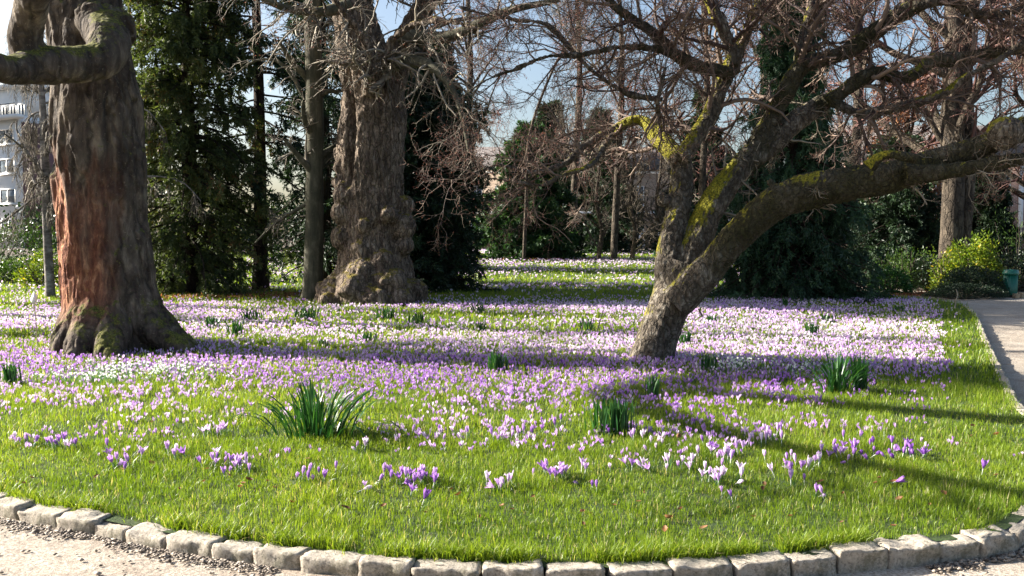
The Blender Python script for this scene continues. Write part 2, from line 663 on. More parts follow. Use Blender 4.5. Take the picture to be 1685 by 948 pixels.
M['con_warm'] = leafy('olive_conifer', [(0, (0.028, 0.044, 0.018)), (0.45, (0.075, 0.10, 0.034)), (0.85, (0.15, 0.17, 0.065)), (0.93, (0.17, 0.14, 0.055)), (1, (0.22, 0.10, 0.045))], 0.33, 0.6)
M['con_dark'] = leafy('dark_conifer', [(0, (0.007, 0.016, 0.009)), (0.6, (0.02, 0.042, 0.019)), (1, (0.05, 0.09, 0.036))], 0.15, 0.5)
M['con_green'] = leafy('green_spruce', [(0, (0.016, 0.036, 0.014)), (0.6, (0.04, 0.09, 0.035)), (1, (0.09, 0.16, 0.065))], 0.3, 0.5)
M['con_yew'] = leafy('blue_green_cypress', [(0, (0.013, 0.032, 0.016)), (0.6, (0.034, 0.076, 0.036)), (1, (0.07, 0.135, 0.06))], 0.2, 0.5)
M['hedge'] = leafy('hedge_leaves', [(0, (0.02, 0.045, 0.012)), (0.6, (0.05, 0.095, 0.02)), (1, (0.12, 0.17, 0.04))], 0.3, 0.4)
M['holly'] = leafy('glossy_leaves', [(0, (0.015, 0.05, 0.015)), (0.6, (0.04, 0.12, 0.03)), (1, (0.10, 0.22, 0.06))], 0.25, 0.25)
M['yellow'] = leafy('golden_shrub_leaves', [(0, (0.05, 0.09, 0.012)), (0.5, (0.13, 0.19, 0.02)), (0.85, (0.3, 0.3, 0.03)), (1, (0.5, 0.33, 0.02))], 0.4, 0.4)
M['darkhedge'] = leafy('dark_hedge_leaves', [(0, (0.01, 0.02, 0.012)), (1, (0.035, 0.06, 0.03))], 0.15, 0.45)
M['bark_left'] = bark('flaking_chestnut_bark', (0.04, 0.03, 0.024), (0.105, 0.082, 0.062), (0.27, 0.22, 0.16), 0.36,
                      ((0.03, 0.032, 0.012), (0.17, 0.165, 0.03)), 0.22, 7, ((0.085, 0.028, 0.017), (0.2, 0.075, 0.04), (0.5, 0.26, 0.14)), cscale=3.2)
M['bark_burl'] = bark('burled_bark', (0.06, 0.045, 0.034), (0.20, 0.15, 0.11), (0.42, 0.345, 0.27), 0.27, ((0.06, 0.05, 0.015), (0.26, 0.2, 0.04)), 0.18, 12, bstr=1.0)
M['bark_lean'] = bark('mossy_lichen_bark', (0.05, 0.04, 0.03), (0.14, 0.115, 0.088), (0.34, 0.31, 0.26), 0.06, ((0.07, 0.075, 0.01), (0.34, 0.30, 0.03)), 0.6, 16, mossdir=(-0.75, -0.1, 0.65), amossk=True, shadeattr=True, crack=0.5)
M['bark_green'] = bark('smooth_green_grey_bark', (0.04, 0.04, 0.026), (0.085, 0.08, 0.055), (0.17, 0.155, 0.105), 0.1, stretch=0.2, scale=9, bstr=0.4, crack=0.0)
M['bark_dark'] = bark('dark_conifer_bark', (0.02, 0.014, 0.01), (0.05, 0.035, 0.026), (0.1, 0.07, 0.05), 0.0, stretch=0.2, scale=14)
M['bark_bg'] = bark('grey_trunk_bark', (0.035, 0.028, 0.022), (0.095, 0.075, 0.055), (0.2, 0.165, 0.12), 0.2, ((0.07, 0.07, 0.015), (0.24, 0.22, 0.05)), 0.3, 8)
M['bark_birch'] = bark('birch_bark', (0.05, 0.04, 0.035), (0.2, 0.18, 0.165), (0.45, 0.42, 0.39), 0.0, stretch=2.5, scale=4, bstr=0.3, crack=0)
M['white'] = plain('white_render', (0.82, 0.82, 0.81), 0.8, 0.05, 1)
M['frame'] = plain('white_window_paint', (0.7, 0.7, 0.68), 0.5, 0.05)
M['glass'] = make_glass()
M['brick'] = make_brick('red_brown_brick', (0.27, 0.13, 0.095), (0.36, 0.19, 0.14), (0.45, 0.4, 0.35))
M['brick2'] = make_brick('tan_brick', (0.28, 0.18, 0.12), (0.38, 0.26, 0.17), (0.42, 0.37, 0.3))
M['maroon'] = plain('maroon_cladding', (0.16, 0.085, 0.09), 0.8, 0.1, 2)
M['slate'] = make_brick('grey_roof_slates', (0.13, 0.115, 0.11), (0.22, 0.19, 0.18), (0.06, 0.05, 0.05))
M['iron'] = plain('black_iron', (0.015, 0.015, 0.017), 0.45, 0.2)
M['greenmetal'] = plain('green_painted_metal', (0.012, 0.13, 0.085), 0.35, 0.2, 20)
M['wood'] = plain('weathered_wood', (0.33, 0.25, 0.16), 0.85, 0.35, 30, bstr=0.4)
M['tagwhite'] = plain('white_plastic_tag', (0.8, 0.8, 0.8), 0.4, 0.03)

# ------------------------------------------------------------------ outlines on the ground
FRONT = resample([(-40, 13), (-20, 11.5), (-9, 9.2), (-5.6, 7.4), (-4.1, 6.25), G(0, 820), G(150, 850), G(300, 879), G(470, 904), G(640, 922), G(842, 931), G(1050, 929), G(1250, 918),
                  G(1400, 903), G(1520, 890), G(1640, 874), (3.1, 5.15), (3.9, 5.9), (4.5, 7.1)], 400)
RIGHT = resample([(4.5, 7.1), G(1680, 672), G(1640, 600), G(1617, 550), G(1600, 512), (10.6, 21.0), (10.6, 22.6), (9.9, 24.2), (9.2, 27), (9.5, 34), (13, 46), (18, 60)], 200)
BACK = np.array([(18, 60), (10, 63), (0, 64), (-12, 62), (-22, 52), (-40, 48), (-40, 13)])
POLY = np.vstack([FRONT[:-1], RIGHT[:-1], BACK[:-1]])


def path_obj(name, V, F, mat, kind='structure'):
    o = link(name, mesh_from(name, V, F), mat)
    o['kind'] = kind
    return o


def sheet(name, poly, z, step, mat, zfun=None, edge=None):
    poly = [Vector((float(a), float(b))) for a, b in poly]
    pa = np.array([p[:] for p in poly])
    xs = np.arange(pa[:, 0].min(), pa[:, 0].max(), step)
    ys = np.arange(pa[:, 1].min(), pa[:, 1].max(), step)
    gx, gy = np.meshgrid(xs, ys)
    gx, gy = gx.ravel(), gy.ravel()
    gx = gx + RNG.uniform(-0.2, 0.2, len(gx)) * step
    k = pip(gx, gy, pa) & (edge_dist(gx, gy, np.vstack([pa, pa[:1]])) > step * 0.3)
    pts = poly + [Vector((a, b)) for a, b in zip(gx[k], gy[k])]
    n = len(poly)
    vs, es, fs, *_ = geometry.delaunay_2d_cdt(pts, [(i, (i + 1) % n) for i in range(n)], [], 1, 1e-5)
    v = np.array([p[:] for p in vs])
    zz = np.full(len(v), z) if zfun is None else zfun(v[:, 0], v[:, 1])
    V = np.column_stack([v, zz])
    F = np.array([f for f in fs if len(f) == 3])
    a, b_, c = V[F[:, 0]], V[F[:, 1]], V[F[:, 2]]
    flip = np.cross(b_ - a, c - a)[:, 2] < 0
    F[flip] = F[flip][:, ::-1]
    return path_obj(name, V, [F], mat)


def lawn_z(x, y):
    x = np.asarray(x, float)
    y = np.asarray(y, float)
    return rise(y) + 0.018 * n2(x, y, 0.9, 3) * (np.hypot(x, y) < 60) - 0.012

# big ground sheet to the horizon
gs = np.array([-1500, -400, -120, -60, -30, -10, 0, 10, 30, 60, 120, 400, 1500], float)
gy_ = np.array([-300, -60, -10, 0, 6, 12, 18, 24, 28, 32, 38, 46, 54, 60, 80, 120, 300, 900, 2500], float)
X, Y = np.meshgrid(gs, gy_)
V = np.column_stack([X.ravel(), Y.ravel(), (rise(Y.ravel()) - 0.13)])
nx = len(gs)
F = [(j * nx + i, j * nx + i + 1, (j + 1) * nx + i + 1, (j + 1) * nx + i) for j in range(len(gy_) - 1) for i in range(nx - 1)]
path_obj('ground', V, [np.array(F)], M['soil'])
# the gravel path in front and along the right, one sheet
sheet('gravel_path', [(-40, 1), (-20, -3), (12, -3), (14, 4), (12, 12), (14.2, 22.0), (30, 24), (30, 25.5), (20, 25.4), (13.5, 26.2), (11.6, 29), (11, 31), (9.4, 31), (9.2, 27), (-3, 12), (-12, 11), (-40, 16)], -0.10, 0.8, M['path'],
      lambda x, y: rise(y) - 0.075 - 0.03 * np.clip((x - 0.2) / 1.5, 0, 1) + 0.008 * n2(x, y, 2.0, 5))
sheet('lawn', POLY, 0, 0.7, M['lawnsoil'], lawn_z)
sheet('far_path', [(-14, 65.5), (0, 66), (30, 64), (30, 67), (0, 69), (-14, 68.5)], 0.5, 3, M['path'], lambda x, y: rise(y) + 0.03)

# ------------------------------------------------------------------ kerbstones
ORD = ['', 'first', 'second', 'third', 'fourth', 'fifth', 'sixth', 'seventh', 'eighth', 'ninth', 'tenth', 'eleventh', 'twelfth', 'thirteenth', 'fourteenth', 'fifteenth',
       'sixteenth', 'seventeenth', 'eighteenth', 'nineteenth', 'twentieth', 'twenty-first', 'twenty-second', 'twenty-third', 'twenty-fourth', 'twenty-fifth', 'twenty-sixth', 'twenty-seventh',
       'twenty-eighth', 'twenty-ninth', 'thirtieth', 'thirty-first', 'thirty-second', 'thirty-third']


def stone_mesh(L, Wd, Hh, seed):
    bm = bmesh.new()
    bmesh.ops.create_cube(bm, size=1)
    bmesh.ops.subdivide_edges(bm, edges=bm.edges[:], cuts=9, use_grid_fill=True)
    V = np.array([v.co[:] for v in bm.verts])
    # rounded box
    e = 0.45
    core = np.clip(V, -e, e)
    d = V - core
    ln = np.linalg.norm(d, axis=1, keepdims=True)
    V = core + np.where(ln > 0, d / np.maximum(ln, 1e-9) * np.minimum(ln, 0.05), 0)
    V = V * np.array([L, Wd, Hh])
    nn = norm(V / np.array([L, Wd, Hh]))
    V = V + nn * (0.018 * fbm(V * 9 + seed * 5.1, 3, seed)[:, None] + 0.010 * fbm(V * 34 + seed, 3, seed + 9)[:, None])
    # chipped lower front, worn top edge
    V[:, 1] += 0.035 * np.clip(fbm(V * 8 + seed * 2.2, 2, seed + 4), 0, 1) * (V[:, 1] < -Wd * 0.3)
    V[:, 2] -= 0.03 * np.clip(fbm(V * 11 + seed * 3.1, 2, seed + 6) - 0.1, 0, 1) * (V[:, 2] > Hh * 0.3)
    V[:, 0] *= 1 - 0.04 * (V[:, 1] / Wd)
    for v, c in zip(bm.verts, V): v.co = c
    me = bpy.data.meshes.new('kerbstone')
    bm.to_mesh(me)
    bm.free()
    me.polygons.foreach_set('use_smooth', np.ones(len(me.polygons), bool))
    me.materials.append(M['stone'])
    return me


def lay_stones(line, lens, Wd, Hh, z0, seed0, inset):
    seg = np.linalg.norm(np.diff(line, axis=0), axis=1)
    cum = np.concatenate([[0], np.cumsum(seg)])
    out, s, k = [], 0.0, 0
    r = random.Random(seed0)
    while s < cum[-1] - 0.4:
        L = r.uniform(*lens)
        a = np.array([np.interp(s, cum, line[:, 0]), np.interp(s, cum, line[:, 1])])
        b = np.array([np.interp(s + L, cum, line[:, 0]), np.interp(s + L, cum, line[:, 1])])
        out.append((a, b, L, k))
        s += L + r.uniform(0.004, 0.014)
        k += 1
    return out

x_left, x_right = -1.0, 1.0
stones = lay_stones(FRONT, (0.235, 0.33), 0.14, 0.15, 0, 5, 0)
vis = []
for a, b, L, k in stones:
    c = (a + b) / 2
    if c[0] / c[1] < -0.72 or c[1] > 7.4: continue
    vis.append((a, b, L, k))
inframe = [q for q in vis if abs(((q[0] + q[1]) / 2)[0] / ((q[0] + q[1]) / 2)[1]) < 0.585 and ((q[0] + q[1]) / 2)[1] < 5.8]
first = min(inframe, key=lambda q: q[3])[3]
rs = random.Random(3)
for a, b, L, k in vis:
    c = (a + b) / 2
    d = (b - a) / np.linalg.norm(b - a)
    n = np.array([-d[1], d[0]])
    hh = 0.15 + rs.uniform(-0.008, 0.008)
    wd = 0.15 + rs.uniform(-0.012, 0.012)
    c = c - n * (rs.uniform(-0.008, 0.008) - 0.0)
    o = link('kerbstone', stone_mesh(L * 0.995, wd, hh, k), None, None)
    o.location = (c[0], c[1], -0.07 + rs.uniform(-0.016, 0.008))
    o.rotation_euler = (rs.uniform(-0.09, 0.09), rs.uniform(-0.05, 0.05), math.atan2(d[1], d[0]) + rs.uniform(-0.03, 0.03))
    i = k - first + 1
    if 1 <= i < len(ORD) and any(k == q[3] for q in inframe):
        lab = 'rough pale kerbstone, %s from the left end of the front edging' % ORD[i]
    elif i < 1:
        lab = 'rough pale kerbstone of the front edging beyond its left end'
    else:
        lab = 'rough pale kerbstone where the front edging bends to the right path'
    tag(o, lab, 'kerbstone', 'kerbstones edging the front of the flower lawn')
for a, b, L, k in lay_stones(RIGHT[:125], (0.42, 0.6), 0.12, 0.14, 0, 9, 0):
    c = (a + b) / 2
    d = (b - a) / np.linalg.norm(b - a)
    o = link('kerbstone', stone_mesh(L * 0.99, 0.09, 0.13, k + 100), None, None)
    o.location = (c[0], c[1], float(rise(c[1])) - 0.06 + rs.uniform(-0.01, 0.005))
    o.rotation_euler = (rs.uniform(-0.03, 0.03), rs.uniform(-0.02, 0.02), math.atan2(d[1], d[0]))
    tag(o, 'narrow pale kerbstone in the straight edging beside the right path', 'kerbstone', 'kerbstones along the right path')

# ------------------------------------------------------------------ grass
TREES_XY = [(-5.6, 12.6, 0.75), (1.8, 11.5, 0.3), (-3.4, 21.5, 1.15)]


def scatter(n, x0, x1, y0, y1, margin=0.0, fan=True, rng=RNG):
    x = rng.uniform(x0, x1, n)
    y = rng.uniform(y0, y1, n)
    k = pip(x, y, POLY)
    if fan: k &= np.abs(x) < y * 0.68 + 1.3
    for cx, cy, r in TREES_XY:
        k &= np.hypot(x - cx, y - cy) > r
    return x[k], y[k]


def blades(x, y, z, h, wd, lean, rnd, rng=RNG):
    M_ = len(x)
    a = rng.uniform(0, 2 * np.pi, M_)
    lx, ly = np.cos(a), np.sin(a)
    b = a + np.pi / 2 + rng.normal(0, 0.5, M_)
    sx, sy = np.cos(b) * wd / 2, np.sin(b) * wd / 2
    l1, l2 = lean * h * 0.3, lean * h
    hz = h * np.sqrt(np.clip(1 - (lean * 0.8) ** 2, 0.15, 1))
    zero = np.zeros(M_)
    V = np.stack([np.stack([x - sx, y - sy, z - 0.01], 1), np.stack([x + sx, y + sy, z - 0.01], 1),
                  np.stack([x + sx * 0.8 + lx * l1, y + sy * 0.8 + ly * l1, z + hz * 0.55], 1), np.stack([x - sx * 0.8 + lx * l1, y - sy * 0.8 + ly * l1, z + hz * 0.55], 1),
                  np.stack([x + lx * l2, y + ly * l2, z + hz], 1)], 1).reshape(-1, 3)
    i = np.arange(M_)[:, None] * 5
    return V, i + np.array([[3, 2, 4]]), i + np.array([[0, 1, 2, 3]]), np.repeat(rnd, 5)


gr = Soup()
tiers = [(6.9, 4.2, -5.5, 5.5, 4.6, 8600, 0.062, 0.0034), (9.6, 6.9, -8, 8, 6, 3200, 0.072, 0.005), (14.5, 9.6, -11, 11, 8, 1000, 0.085, 0.009),
         (25, 14.5, -18, 12, 14, 330, 0.09, 0.016), (64, 25, -26, 20, 30, 70, 0.10, 0.035)]
for y1, y0, x0, x1, _, dens, h, wd in tiers:
    n = int((x1 - x0) * (y1 - y0) * dens)
    x, y = scatter(n, x0, x1, y0, y1)
    tuft = n2(x, y, 1.7, 21)
    fine = n2(x, y, 7.0, 22)
    hh = h * RNG.uniform(0.35, 1.25, len(x)) * (1 + 0.7 * tuft + 0.6 * fine)
    ed = edge_dist(x, y, FRONT)
    hh = hh * np.where(ed < 0.25, 1.15, 1.0) * np.where((ed < 1.3), 0.8, 1.0)
    keep = RNG.uniform(0, 1, len(x)) < np.clip(0.85 + 0.5 * fine, 0.3, 1)
    keep &= (ed > 0.065) | (y > 8)
    x, y, hh = x[keep], y[keep], np.clip(hh[keep], 0.02, 0.16)
    m = len(x)
    rnd = np.clip(0.52 + 0.24 * n2(x, y, 0.8, 31) + 0.16 * n2(x, y, 4, 32) + RNG.normal(0, 0.13, m), 0, 0.94)
    rnd = np.where(RNG.uniform(0, 1, m) < 0.035 + 0.16 * np.clip(n2(x, y, 2.4, 33) - 0.1, 0, 1), 1.0, rnd)
    V, F3, F4, R = blades(x, y, lawn_z(x, y), hh, wd * RNG.uniform(0.7, 1.3, m), np.abs(RNG.normal(0.5, 0.42, m)).clip(0, 1.2), rnd)
    gr.add2(V, F3, F4, R)
# tufts hanging over the kerb
ti = RNG.integers(100, 330, 9000)
px_, py_ = FRONT[ti, 0], FRONT[ti, 1]
tt = norm(FRONT[np.minimum(ti + 1, 399)] - FRONT[ti])
off = RNG.uniform(0.05, 0.14, len(ti))
px_, py_ = px_ - tt[:, 1] * off + RNG.normal(0, 0.03, len(ti)), py_ + tt[:, 0] * off + RNG.normal(0, 0.01, len(ti))
kk = (n2(px_, py_, 3, 44) > -0.15)
px_, py_ = px_[kk], py_[kk]
V, F3, F4, R = blades(px_, py_, lawn_z(px_, py_), RNG.uniform(0.05, 0.12, len(px_)), 0.0045, RNG.uniform(0.4, 1.1, len(px_)), np.clip(RNG.normal(0.55, 0.2, len(px_)), 0, 1))
gr.add2(V, F3, F4, R)
o = gr.build('grass', M['grass'])
tag(o, 'bright green lawn grass with longer tufts along the kerbstones', 'grass', None, 'stuff')

# ------------------------------------------------------------------ crocuses
def crocus_bloom(seed, openness, h):
    r = random.Random(seed)
    sp = Soup()
    for ring in (0, 1):
        for k in range(3):
            a = k * 2 * math.pi / 3 + ring * math.pi / 3 + r.uniform(-0.12, 0.12)
            hh = h * (1 - 0.06 * ring) * r.uniform(0.93, 1.05)
            prof = [(0, 0.0015, 0.002), (0.22, 0.005, 0.0052), (0.5, 0.0082 + openness * 0.005, 0.0080), (0.78, 0.0085 + openness * 0.014, 0.0066), (1.0, 0.0035 + openness * 0.025, 0.0004)]
            V = []
            for t, rr, wdt in prof:
                rr = rr * (1 - 0.12 * ring)
                for s in (-1, 0, 1):
                    rad = rr if s == 0 else rr * 0.80
                    x = rad
                    y = s * wdt * 0.95
                    V.append((x * math.cos(a) - y * math.sin(a), x * math.sin(a) + y * math.cos(a), hh * t))
            F = []
            for i in range(4):
                for j in range(2):
                    q = i * 3 + j
                    F.append((q, q + 1, q + 4, q + 3))
            sp.add(V, F, [min(1, 0.0 + v[2] / h * 0.0) for v in V])
    return sp


def bloom_variant(seed, openness, h, base):
    sp = crocus_bloom(seed, openness, h)
    V, F, _ = sp.get()
    # stripes: darker outer petals at the foot of the flower, paler edges
    R = np.clip(base + 0.22 * vnoise(V * 260 + seed, seed) + 0.12 * (V[:, 2] / h - 0.4), 0, 1)
    V = V + np.array([0, 0, 0.042])
    me = mesh_from('bloom', V, F, R)
    me.materials.append(M['bloom'])
    me.polygons.foreach_set('use_smooth', np.ones(len(me.polygons), bool))
    return me


def stem_variant(seed):
    pts = np.array([[(0, 0, -0.01), (0.001, 0.0005, 0.015), (0, 0, 0.044)]])
    V, F = tubes(pts, np.array([[0.002, 0.002, 0.0024]]), 5)
    me = mesh_from('stem', V, [F], np.full(len(V), 0.5))
    me.materials.append(M['stem'])
    return me


def leaf_variant(seed):
    r = np.random.default_rng(seed)
    m = 8
    V, F3, F4, R = blades(r.normal(0, 0.012, m), r.normal(0, 0.012, m), np.zeros(m), r.uniform(0.05, 0.095, m), np.full(m, 0.0035), r.uniform(0.3, 0.9, m), r.uniform(0.3, 0.8, m), r)
    me = mesh_from('leaves', V, [F3, F4], R)
    me.materials.append(M['daff'])
    return me

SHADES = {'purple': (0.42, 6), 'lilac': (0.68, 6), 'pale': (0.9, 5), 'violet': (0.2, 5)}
BL = {}


for si, (s, (b_, n)) in enumerate(SHADES.items()):
    BL[s] = [bloom_variant(si * 40 + i, [0.0, 0.2, 0.55, 0.05, 1.1, 0.35][i % 6], RNG.uniform(0.04, 0.056), b_ + RNG.uniform(-0.06, 0.06)) for i in range(n)]
ST = [stem_variant(i) for i in range(2)]
LV = [leaf_variant(i) for i in range(4)]
CLUMPS = [  # px, py, count, half-width px, half-depth px, shades, where
    (90, 728, 17, 38, 7, 'lilac', 'in the dense clump nearest the left edge of the lawn'),
    (205, 752, 10, 30, 14, 'purple', 'in the loose group beside the leftmost dense clump'),
    (345, 706, 9, 20, 6, 'pale', 'in the small pale clump left of the big daffodil leaves'),
    (290, 745, 5, 20, 5, 'lilac', 'in the thin line left of the big daffodil leaves'),
    (385, 765, 18, 42, 12, 'lilac', 'in the spread clump in front and left of the big daffodil leaves'),
    (522, 784, 8, 24, 8, 'purple', 'in the small clump in front of the big daffodil leaves'),
    (592, 737, 5, 15, 5, 'pale', 'in the pale clump just right of the big daffodil leaves'),
    (582, 803, 1, 1, 1, 'pale', 'fallen open, alone in the grass before the big daffodil leaves'),
    (660, 786, 26, 48, 9, 'purple', 'in the densest dark-leaved clump of the front grass'),
    (694, 824, 1, 1, 1, 'violet', 'alone just in front of the densest front clump'),
    (725, 715, 14, 42, 14, 'lilac', 'in the loose group between the two daffodil clumps'),
    (820, 795, 7, 28, 6, 'pale', 'in the thin pale group at the centre of the front grass'),
    (845, 718, 9, 34, 12, 'lilac', 'in the loose group left of the upright daffodil leaves'),
    (900, 700, 9, 28, 9, 'purple', 'in the deep coloured tuft left of the upright daffodil leaves'),
    (935, 776, 17, 42, 11, 'lilac', 'in the open clump below the upright daffodil leaves'),
    (975, 797, 2, 8, 3, 'violet', 'in the dark pair in front of the open clump'),
    (1000, 708, 3, 9, 4, 'violet', 'at the foot of the upright daffodil leaves'),
    (1062, 722, 12, 28, 10, 'pale', 'just right of the upright daffodil leaves'),
    (1050, 764, 8, 42, 6, 'lilac', 'in the thin row right of the open clump'),
    (1135, 762, 8, 34, 8, 'pale', 'in the row before the snail shell'),
    (1185, 740, 16, 40, 9, 'lilac', 'in the clump right of the snail shell'),
    (1190, 778, 19, 44, 12, 'pale', 'in the big white-lilac clump in the right half of the front grass'),
    (1207, 814, 1, 1, 1, 'purple', 'alone below the big white-lilac clump'),
    (1266, 718, 16, 34, 9, 'lilac', 'in the dense clump in front of the arching daffodil leaves'),
    (1305, 775, 16, 36, 17, 'lilac', 'in the mixed group between white-lilac and shaded clumps'),
    (1345, 812, 3, 12, 5, 'purple', 'in the open-petalled trio nearest the kerb on the right'),
    (1385, 750, 18, 36, 16, 'purple', 'in the half shaded group left of the shaded clump'),
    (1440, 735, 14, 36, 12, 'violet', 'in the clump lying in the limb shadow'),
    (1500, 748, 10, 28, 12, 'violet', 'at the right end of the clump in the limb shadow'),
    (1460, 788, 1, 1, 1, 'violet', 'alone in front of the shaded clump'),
    (1614, 772, 1, 1, 1, 'violet', 'alone in the grass near the right path'),
]
NAMES = {'purple': 'purple', 'lilac': 'lilac striped', 'pale': 'pale lilac', 'violet': 'deep violet'}
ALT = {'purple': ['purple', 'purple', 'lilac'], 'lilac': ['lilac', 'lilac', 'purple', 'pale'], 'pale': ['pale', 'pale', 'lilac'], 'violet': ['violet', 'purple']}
rc = random.Random(4)
ncro = 0
for px, py, n, hw, hd, sh, where in CLUMPS:
    for i in range(n):
        qx, qy = px + rc.gauss(0, 0.62) * hw, py + rc.gauss(0, 0.7) * hd
        gx, gy = G(qx, qy + 8)
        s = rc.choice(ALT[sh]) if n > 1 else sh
        z = float(lawn_z([gx], [gy])[0])
        r = empty('crocus', (gx, gy, z), '%s crocus %s' % (NAMES[s], where), 'crocus', 'crocuses in the front grass', rc.uniform(0, 6.28))
        sc = rc.uniform(0.85, 1.35)
        r.scale = (sc * 1.05, sc * 1.05, sc)
        tl = 0.2 if rc.random() < 0.88 else 0.9
        r.rotation_euler = (rc.gauss(0, tl), rc.gauss(0, tl), rc.uniform(0, 6.28))
        if n == 1 and 'fallen' in where: r.rotation_euler = (1.3, 0.2, 2.0)
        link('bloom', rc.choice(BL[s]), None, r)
        link('stem', rc.choice(ST), None, r)
        if rc.random() < 0.9: link('leaves', rc.choice(LV), None, r)
        ncro += 1

# carpet: low-detail flowers as one mass
def carpet(x, y, z, h, r, rnd, rng=RNG):
    M_ = len(x)
    V, F, R = [], [], []
    rot = rng.uniform(0, 2 * np.pi, M_)
    tx, ty = rng.normal(0, 0.34, M_) * h, rng.normal(0, 0.34, M_) * h
    stem = rng.uniform(0.4, 0.9, M_) * h
    P4 = []
    for k in range(3):
        a = rot + k * 2 * np.pi / 3
        c, s = np.cos(a), np.sin(a)
        opn = rng.uniform(0.5, 1.35, M_)
        b = np.stack([x + tx * .4, y + ty * .4, z + stem], 1)
        l = np.stack([x + tx * .7 + (c * 0.75 - s * 0.8) * r, y + ty * .7 + (s * 0.75 + c * 0.8) * r, z + stem + h * 0.55], 1)
        rr = np.stack([x + tx * .7 + (c * 0.75 + s * 0.8) * r, y + ty * .7 + (s * 0.75 - c * 0.8) * r, z + stem + h * 0.55], 1)
        t = np.stack([x + tx + c * r * opn, y + ty + s * r * opn, z + stem + h], 1)
        P4.append(np.stack([b, rr, t, l], 1))
    V = np.stack(P4, 1).reshape(-1, 3)
    F = np.arange(M_ * 12).reshape(-1, 4)
    return V, F, np.repeat(rnd, 12)


RK = RIGHT[:110]


def cro_density(x, y):
    """0..1"""
    d = y
    pxx = 842.5 + x / y * FPX
    # front limit of the dense carpet, metres from the camera, wandering with x
    front = np.interp(x, [-8, -4.2, -3, -1.2, 0.3, 1.4, 2.4, 4, 6], [8.0, 7.8, 8.2, 8.2, 7.6, 7.7, 8.6, 7.7, 7.6])
    front = front + 0.7 * n2(x, y, 0.9, 51) + 0.4 * n2(x, y, 2.6, 52)
    dens = np.clip((d - front) / 1.3, 0, 1)
    sparse = np.clip((d - (front - 2.7)) / 2.7, 0, 1) * 0.30 * np.clip(n2(x, y, 1.8, 53) * 3 + 0.7, 0, 2)
    sparse = sparse * (1 + 1.1 * np.clip((x + 0.8) / 1.2, 0, 1) * np.clip((4.2 - x) / 0.8, 0, 1))
    dens = np.maximum(dens, sparse)
    # grass-green areas
    g1 = np.exp(-(((x + 1.2) / 3.6) ** 2 + ((d - 17.2) / 1.6) ** 2) ** 2)
    g2_ = np.exp(-(((x - 1.0) / 2.2) ** 2 + ((d - 15.0) / 0.8) ** 2) ** 2)
    dens = dens * (1 - 0.9 * g1) * (1 - 0.6 * g2_)
    pat = n2(x * 0.45, y, 0.55, 54)
    dens = dens * np.clip(np.interp(d, [8, 11.5, 14], [1.0, 1.0, 0.82]) + 1.35 * pat + 0.5 * n2(x, y, 2.2, 58), 0.06, 1)
    g3 = np.clip((d - 20.3) / 0.8, 0, 1) * np.clip((27 - d) / 1.0, 0, 1) * np.clip((5.5 - x) / 1.0, 0, 1)
    dens = dens * (1 - 0.75 * g3)
    dens = np.where(d > 22, 0.7 * dens * np.clip(0.45 + 1.6 * n2(x * 0.4, y, 0.3, 55), 0.05, 1), dens)
    # green margin along the right kerb
    rk = edge_dist(x, y, RK)
    dens = np.where((rk < 0.62 + 0.22 * n2(x, y, 2.2, 56)), np.where(rk > 0.25, 0.035, 0) * (dens > 0), dens)
    dens = np.where((x > 3.9) & (rk < 1.3), dens * np.where(d < 10, 0.3, 1), dens)
    return dens


cs = Soup()
for y1, y0, x0, x1, dens, h, r in [(10.5, 6.2, -8, 8, 390, 0.036, 0.0098), (14.5, 10.5, -11, 11, 290, 0.040, 0.012), (24, 14.5, -18, 12, 180, 0.045, 0.016), (64, 24, -24, 16, 34, 0.065, 0.035)]:
    n = int((x1 - x0) * (y1 - y0) * dens)
    x, y = scatter(n, x0, x1, y0, y1)
    k = RNG.uniform(0, 1, len(x)) < cro_density(x, y)
    x, y = x[k], y[k]
    # gather sparse flowers into little clumps
    cl = np.where(y < 10, 0.55, 0.0)
    if y1 < 11:
        near = y < 9.6
        cen = RNG.integers(0, len(x), len(x) // 7)
        own = np.array([cen[np.argmin((x[cen] - a) ** 2 + (y[cen] - b) ** 2)] if q else 0 for a, b, q in zip(x, y, near)])
        gxx, gyy = x[own], y[own]
        cl = np.where(near, 0.45, 0.0)
        x = x + (gxx - x) * cl
        y = y + (gyy - y) * cl
    m = len(x)
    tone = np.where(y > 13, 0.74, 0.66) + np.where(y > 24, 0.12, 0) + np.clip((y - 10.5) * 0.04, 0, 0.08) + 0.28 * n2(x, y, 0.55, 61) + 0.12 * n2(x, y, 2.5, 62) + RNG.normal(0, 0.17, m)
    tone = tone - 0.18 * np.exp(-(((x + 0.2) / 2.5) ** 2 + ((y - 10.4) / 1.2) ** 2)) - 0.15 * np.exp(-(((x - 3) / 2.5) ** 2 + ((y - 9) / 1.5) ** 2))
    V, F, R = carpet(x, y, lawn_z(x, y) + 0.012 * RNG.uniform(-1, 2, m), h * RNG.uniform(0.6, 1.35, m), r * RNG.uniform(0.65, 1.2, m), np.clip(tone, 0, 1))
    cs.add(V, F, R)
o = cs.build('crocus_carpet', M['bloom'])
tag(o, 'lilac and purple crocus carpet covering the lawn behind the front grass', 'crocuses', None, 'stuff')

